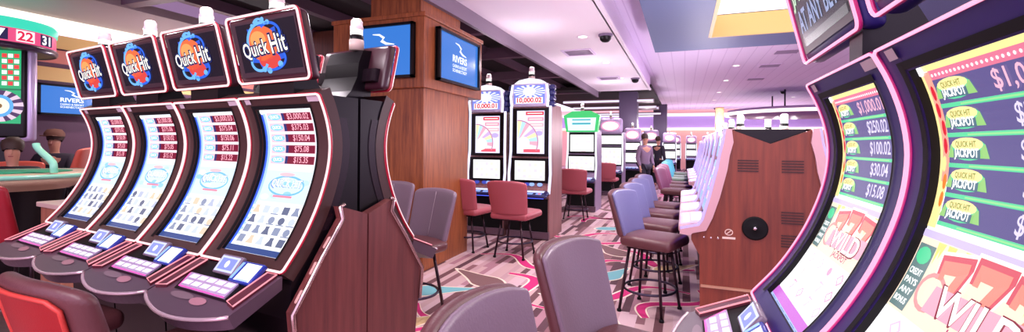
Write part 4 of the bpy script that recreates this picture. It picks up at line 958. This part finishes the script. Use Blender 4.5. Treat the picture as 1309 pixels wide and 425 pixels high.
# chair in front, red sofa-like chairs behind
G7 = 'red stools round the roulette table'
p = at_D(36, 262, 3.55)
rr = make_chair('dark crimson stool at the left edge in front of the roulette table', (p.x - .05, p.y, 0), face(-.2, 1), G7, mat('deep_crimson', (146, 16, 34), .4), LEATHERDK, top=1.14, wide=.5, seam=False)
p = at_D(72, 205, 5.9)
r2 = make_chair('salmon leather stool behind the glass rail', (p.x, p.y, 0), face(-.5, -.6), G7, mat('salmon_leather', (214, 96, 76), .4), LEATHERDK, top=1.36, wide=.52, seatz=.9, seam=False)
# low cabinet between
p = at_D(88, 264, 3.25)
cb_ = thing('side_cabinet', 'low brown cabinet with pale top beside the farthest curved machine', 'cabinet', (p.x - .1, p.y + .1, 0), BANK)
b = MB(); b.box((0, 0, .49), (.36, .3, .94), wood('cab_wood', (140, 84, 66), (186, 124, 98), 5.)); b.build('body', cb_, .006)
b = MB(); b.box((0, 0, .98), (.4, .34, .035), mat('pale_top', (206, 176, 166), .3)); b.build('top', cb_, .006)
# small machines along the left wall
sm = upright('slot_machine', 'white slot machine against the far left wall, nearest the salmon stool', (-7.85, 4.75, 0), radians(62), 'small white machines by the far left wall', .62, 1.95, 'plain')
bpy.context.view_layer.update()
for i in range(3): copy_tree(sm, (-7.85, 5.75 + i * .95, 0), radians(62), 'white slot machine by the far left wall, %s from the salmon stool' % ('second', 'third', 'fourth')[i], None, 'small white machines by the far left wall')

# ---------------------------------------------------------------- people
def skin_mesh(name, joints, edges, m, parent=None, sub=2):
    me = bpy.data.meshes.new(name); me.from_pydata([j[0] for j in joints], edges, []); me.materials.append(m)
    o = bpy.data.objects.new(name, me); COL.objects.link(o)
    if parent: o.parent = parent
    sk = o.modifiers.new('skin', 'SKIN'); sk.use_smooth_shade = True
    if not me.skin_vertices: me.attributes
    for i, j in enumerate(joints):
        v = me.skin_vertices[0].data[i]; v.radius = (j[1], j[2] if len(j) > 2 else j[1]); v.use_root = (i == 0)
    s_ = o.modifiers.new('sub', 'SUBSURF'); s_.levels = sub; s_.render_levels = sub
    dg = bpy.context.evaluated_depsgraph_get(); dg.update()
    nm = bpy.data.meshes.new_from_object(o.evaluated_get(dg)); o.modifiers.clear(); o.data = nm; nm.name = name; bpy.data.meshes.remove(me)
    return o
def person(label, loc, rz, pose, skin, coat, trous, hairm, lift=0., hat=None):
    root = thing('person', label, 'person', loc, rz)
    sit = pose == 'sit'
    hip = .93 if not sit else .62 + lift
    J = {}; E = []
    def j(k, p, r, r2=None): J[k] = (p, r, r2 or r)
    j('pel', (0, 0, hip), .15, .1); j('wai', (0, .0, hip + .16), .13, .09); j('che', (0, .0, hip + .36), .16, .105); j('nec', (0, .005, hip + .53), .042); j('hd0', (0, -.015, hip + .64), .066, .08); j('hd1', (0, -.01, hip + .75), .08, .098)
    for s, t in ((-1, 'l'), (1, 'r')):
        j('sh' + t, (s * .19, 0, hip + .46), .06); 
        if sit: j('el' + t, (s * .25, -.1, hip + .2), .042); j('wr' + t, (s * .16, -.33, hip + .17), .03)
        else: j('el' + t, (s * .25, .02, hip + .17), .042); j('wr' + t, (s * .24, -.08, hip - .06), .03)
        j('hi' + t, (s * .09, 0, hip - .06), .09)
        if sit: j('kn' + t, (s * .12, -.42, hip - .02), .062); j('an' + t, (s * .12, -.40, hip - .45), .042); j('to' + t, (s * .13, -.56, hip - .5), .035)
        else: j('kn' + t, (s * .1, -.02 + s * .04, .5), .062); j('an' + t, (s * .1, .02 + s * .06, .09), .042); j('to' + t, (s * .12, -.13 + s * .06, .04), .035)
        w = J['wr' + t][0]; dz = -.085 if not sit else -.01; dy = -.02 if not sit else -.085
        j('pa' + t, (w[0], w[1] + dy, w[2] + dz), .034, .02)
        for f in range(4):
            l = (.07, .08, .075, .06)[f]; ox = (-.027 + f * .018)
            q = J['pa' + t][0]
            if sit: j('f%d' % f + t, (q[0] + ox, q[1] - .045, q[2] + .006), .009); j('g%d' % f + t, (q[0] + ox, q[1] - .045 - l * .6, q[2] - .02), .0075)
            else: j('f%d' % f + t, (q[0] + .0, q[1] + ox, q[2] - .045), .009); j('g%d' % f + t, (q[0] - s * .015, q[1] + ox, q[2] - .045 - l * .6), .0075)
        q = J['pa' + t][0]; j('th' + t, (q[0] - s * .045, q[1] - .02, q[2] - .01), .01)
    keys = list(J); ix = {k: i for i, k in enumerate(keys)}
    def e(*c):
        for a, b_ in zip(c, c[1:]): E.append((ix[a], ix[b_]))
    e('pel', 'wai', 'che', 'nec', 'hd0', 'hd1')
    for t in 'lr':
        e('che', 'sh' + t, 'el' + t, 'wr' + t, 'pa' + t); e('pel', 'hi' + t, 'kn' + t, 'an' + t, 'to' + t); e('pa' + t, 'th' + t)
        for f in range(4): e('pa' + t, 'f%d' % f + t, 'g%d' % f + t)
    J['hem'] = ((0, 0, hip - .1), .15, .11)
    body = skin_mesh('body', [J[k] for k in keys], E, skin, root)
    def part(n_, chains, m, g):
        ks = []; ee = []
        for c in chains:
            for k in c:
                if k not in ks: ks.append(k)
        for c in chains:
            for a, b_ in zip(c, c[1:]): ee.append((ks.index(a), ks.index(b_)))
        jo = [(J[k][0], J[k][1] + g, J[k][2] + g) for k in ks]
        return skin_mesh(n_, jo, ee, m, root)
    part('jacket', [['hem', 'pel', 'wai', 'che', 'nec']] + [['che', 'sh' + t, 'el' + t, 'wr' + t] for t in 'lr'], coat, .018)
    part('trousers', [['pel', 'hi' + t, 'kn' + t, 'an' + t] for t in 'lr'], trous, .016)
    hx, hy, hz = J['hd1'][0]
    b = MB(); b.lathe([(.082, -.06), (.098, .0), (.09, .06), (.05, .1), (0, .112)], hairm, 20, Matrix.Translation((hx, hy + .022, hz + .015)) @ Matrix.Rotation(radians(-14), 4, 'X')); b.build('hair', root)
    b = MB(); T = Matrix.Translation((hx, hy - .085, hz - .06))
    b.prism([(-.022, -.02), (.0, .03), (.012, -.02)], -.011, .011, skin, 'x', T); b.build('nose', root)
    for s in (-1, 1):
        b = MB(); b.rbox((hx + s * .032, hy - .082, hz - .02), (.022, .014, .011), .005, BLACKM); b.build('eye', root)
    b = MB(); b.rbox((hx, hy - .088, hz - .105), (.042, .012, .01), .004, mat('lips', (150, 70, 70), .5)); b.build('mouth', root)
    if hat:
        b = MB(); b.lathe([(.115, .02), (.112, .07), (.08, .12), (0, .135)], hat, 20, Matrix.Translation((hx, hy, hz + .0))); b.rbox((hx, hy - .13, hz + .03), (.15, .12, .014), .006, hat); b.build('cap', root)
    return root
SK1 = mat('skin', (196, 140, 116), .5)
dk1 = mat('charcoal_cloth', (44, 36, 52), .8); dk2 = mat('ink_cloth', (26, 22, 32), .8); mv = mat('mauve_cloth', (126, 100, 124), .8); HB = mat('brown_hair', (60, 38, 30), .6)
p = at_z(841, 238, 0); person('person in dark clothes standing at the end of the blue-lit stool row', (p.x, p.y, 0), 2.6, 'stand', SK1, dk1, dk2, HB)
p = at_z(824, 252, 0); person('person in mauve top standing by the plain upright machines', (p.x, p.y, 0), .8, 'stand', SK1, mv, dk1, HB)
p = at_D(70, 190, 6.5); person('person in brown cap seated behind the salmon stool', (p.x, p.y, 0), radians(40), 'sit', SK1, dk1, dk2, HB, .12, mat('brown_cap', (96, 60, 48), .8))
st_ = make_chair('dark stool carrying the person in a brown cap', (p.x, p.y, 0), radians(40), G7, LEATHERDK, LEATHERDK, top=1.05, seatz=.58, seam=False)
p = at_D(16, 205, 5.2); person('person in black seated at the roulette table below the display', (p.x, p.y, 0), radians(60), 'sit', SK1, dk2, dk2, HB)
make_chair('salmon leather stool carrying the person in black', (p.x, p.y, 0), radians(60), G7, mat('salmon_leather', (214, 96, 76), .4), LEATHERDK, top=1.2, seatz=.5, seam=False)

# ---------------------------------------------------------------- light
w = bpy.data.worlds.new('world'); S.world = w; w.use_nodes = True
bg = w.node_tree.nodes['Background']; bg.inputs['Color'].default_value = (*lin((232, 204, 244)), 1); bg.inputs['Strength'].default_value = 1.15
def area(loc, rot, sx, sy, power, col=(1, .9, .95)):
    l = bpy.data.lights.new('fill_lamp', 'AREA'); l.shape = 'RECTANGLE'; l.size = sx; l.size_y = sy; l.energy = power; l.color = col
    o = bpy.data.objects.new('fill_lamp', l); COL.objects.link(o); o.location = loc; o.rotation_euler = rot; return o
def spot(loc, power, col=(1, .93, .95), size=120):
    l = bpy.data.lights.new('downlight_lamp', 'SPOT'); l.energy = power; l.spot_size = radians(size); l.spot_blend = .8; l.shadow_soft_size = .12; l.color = col
    o = bpy.data.objects.new('downlight_lamp', l); COL.objects.link(o); o.location = loc; return o
area((-1.0, -1.2, 3.2), (radians(25), 0, 0), 4, 2, 90)  # unseen fill light added behind the camera, no fixture there
for x, y in ((-1.6, 3.2), (-1.5, 5.2), (-1.7, 8), (-1.6, 11)): spot((x, y, ZC - .04), 90)
for x, y in ((1.6, 11), (.4, 14), (2.2, 18), (-.2, 20), (1.8, 24)): spot((x, y, ZP - .04), 200, (.84, .72, 1))
for x, y in ((-5, 2.6), (-5.2, 5.4), (-7.6, 4)): spot((x, y, 3.25), 80, (1, .8, .75))
spot((.6, 2.6, ZC - .04), 70); spot((1.0, 4.8, ZC - .04), 50)
S.view_settings.view_transform = 'Standard'; S.view_settings.look = 'None'; S.view_settings.gamma = 1; S.view_settings.use_curve_mapping = False
S.view_settings.exposure = 1.1
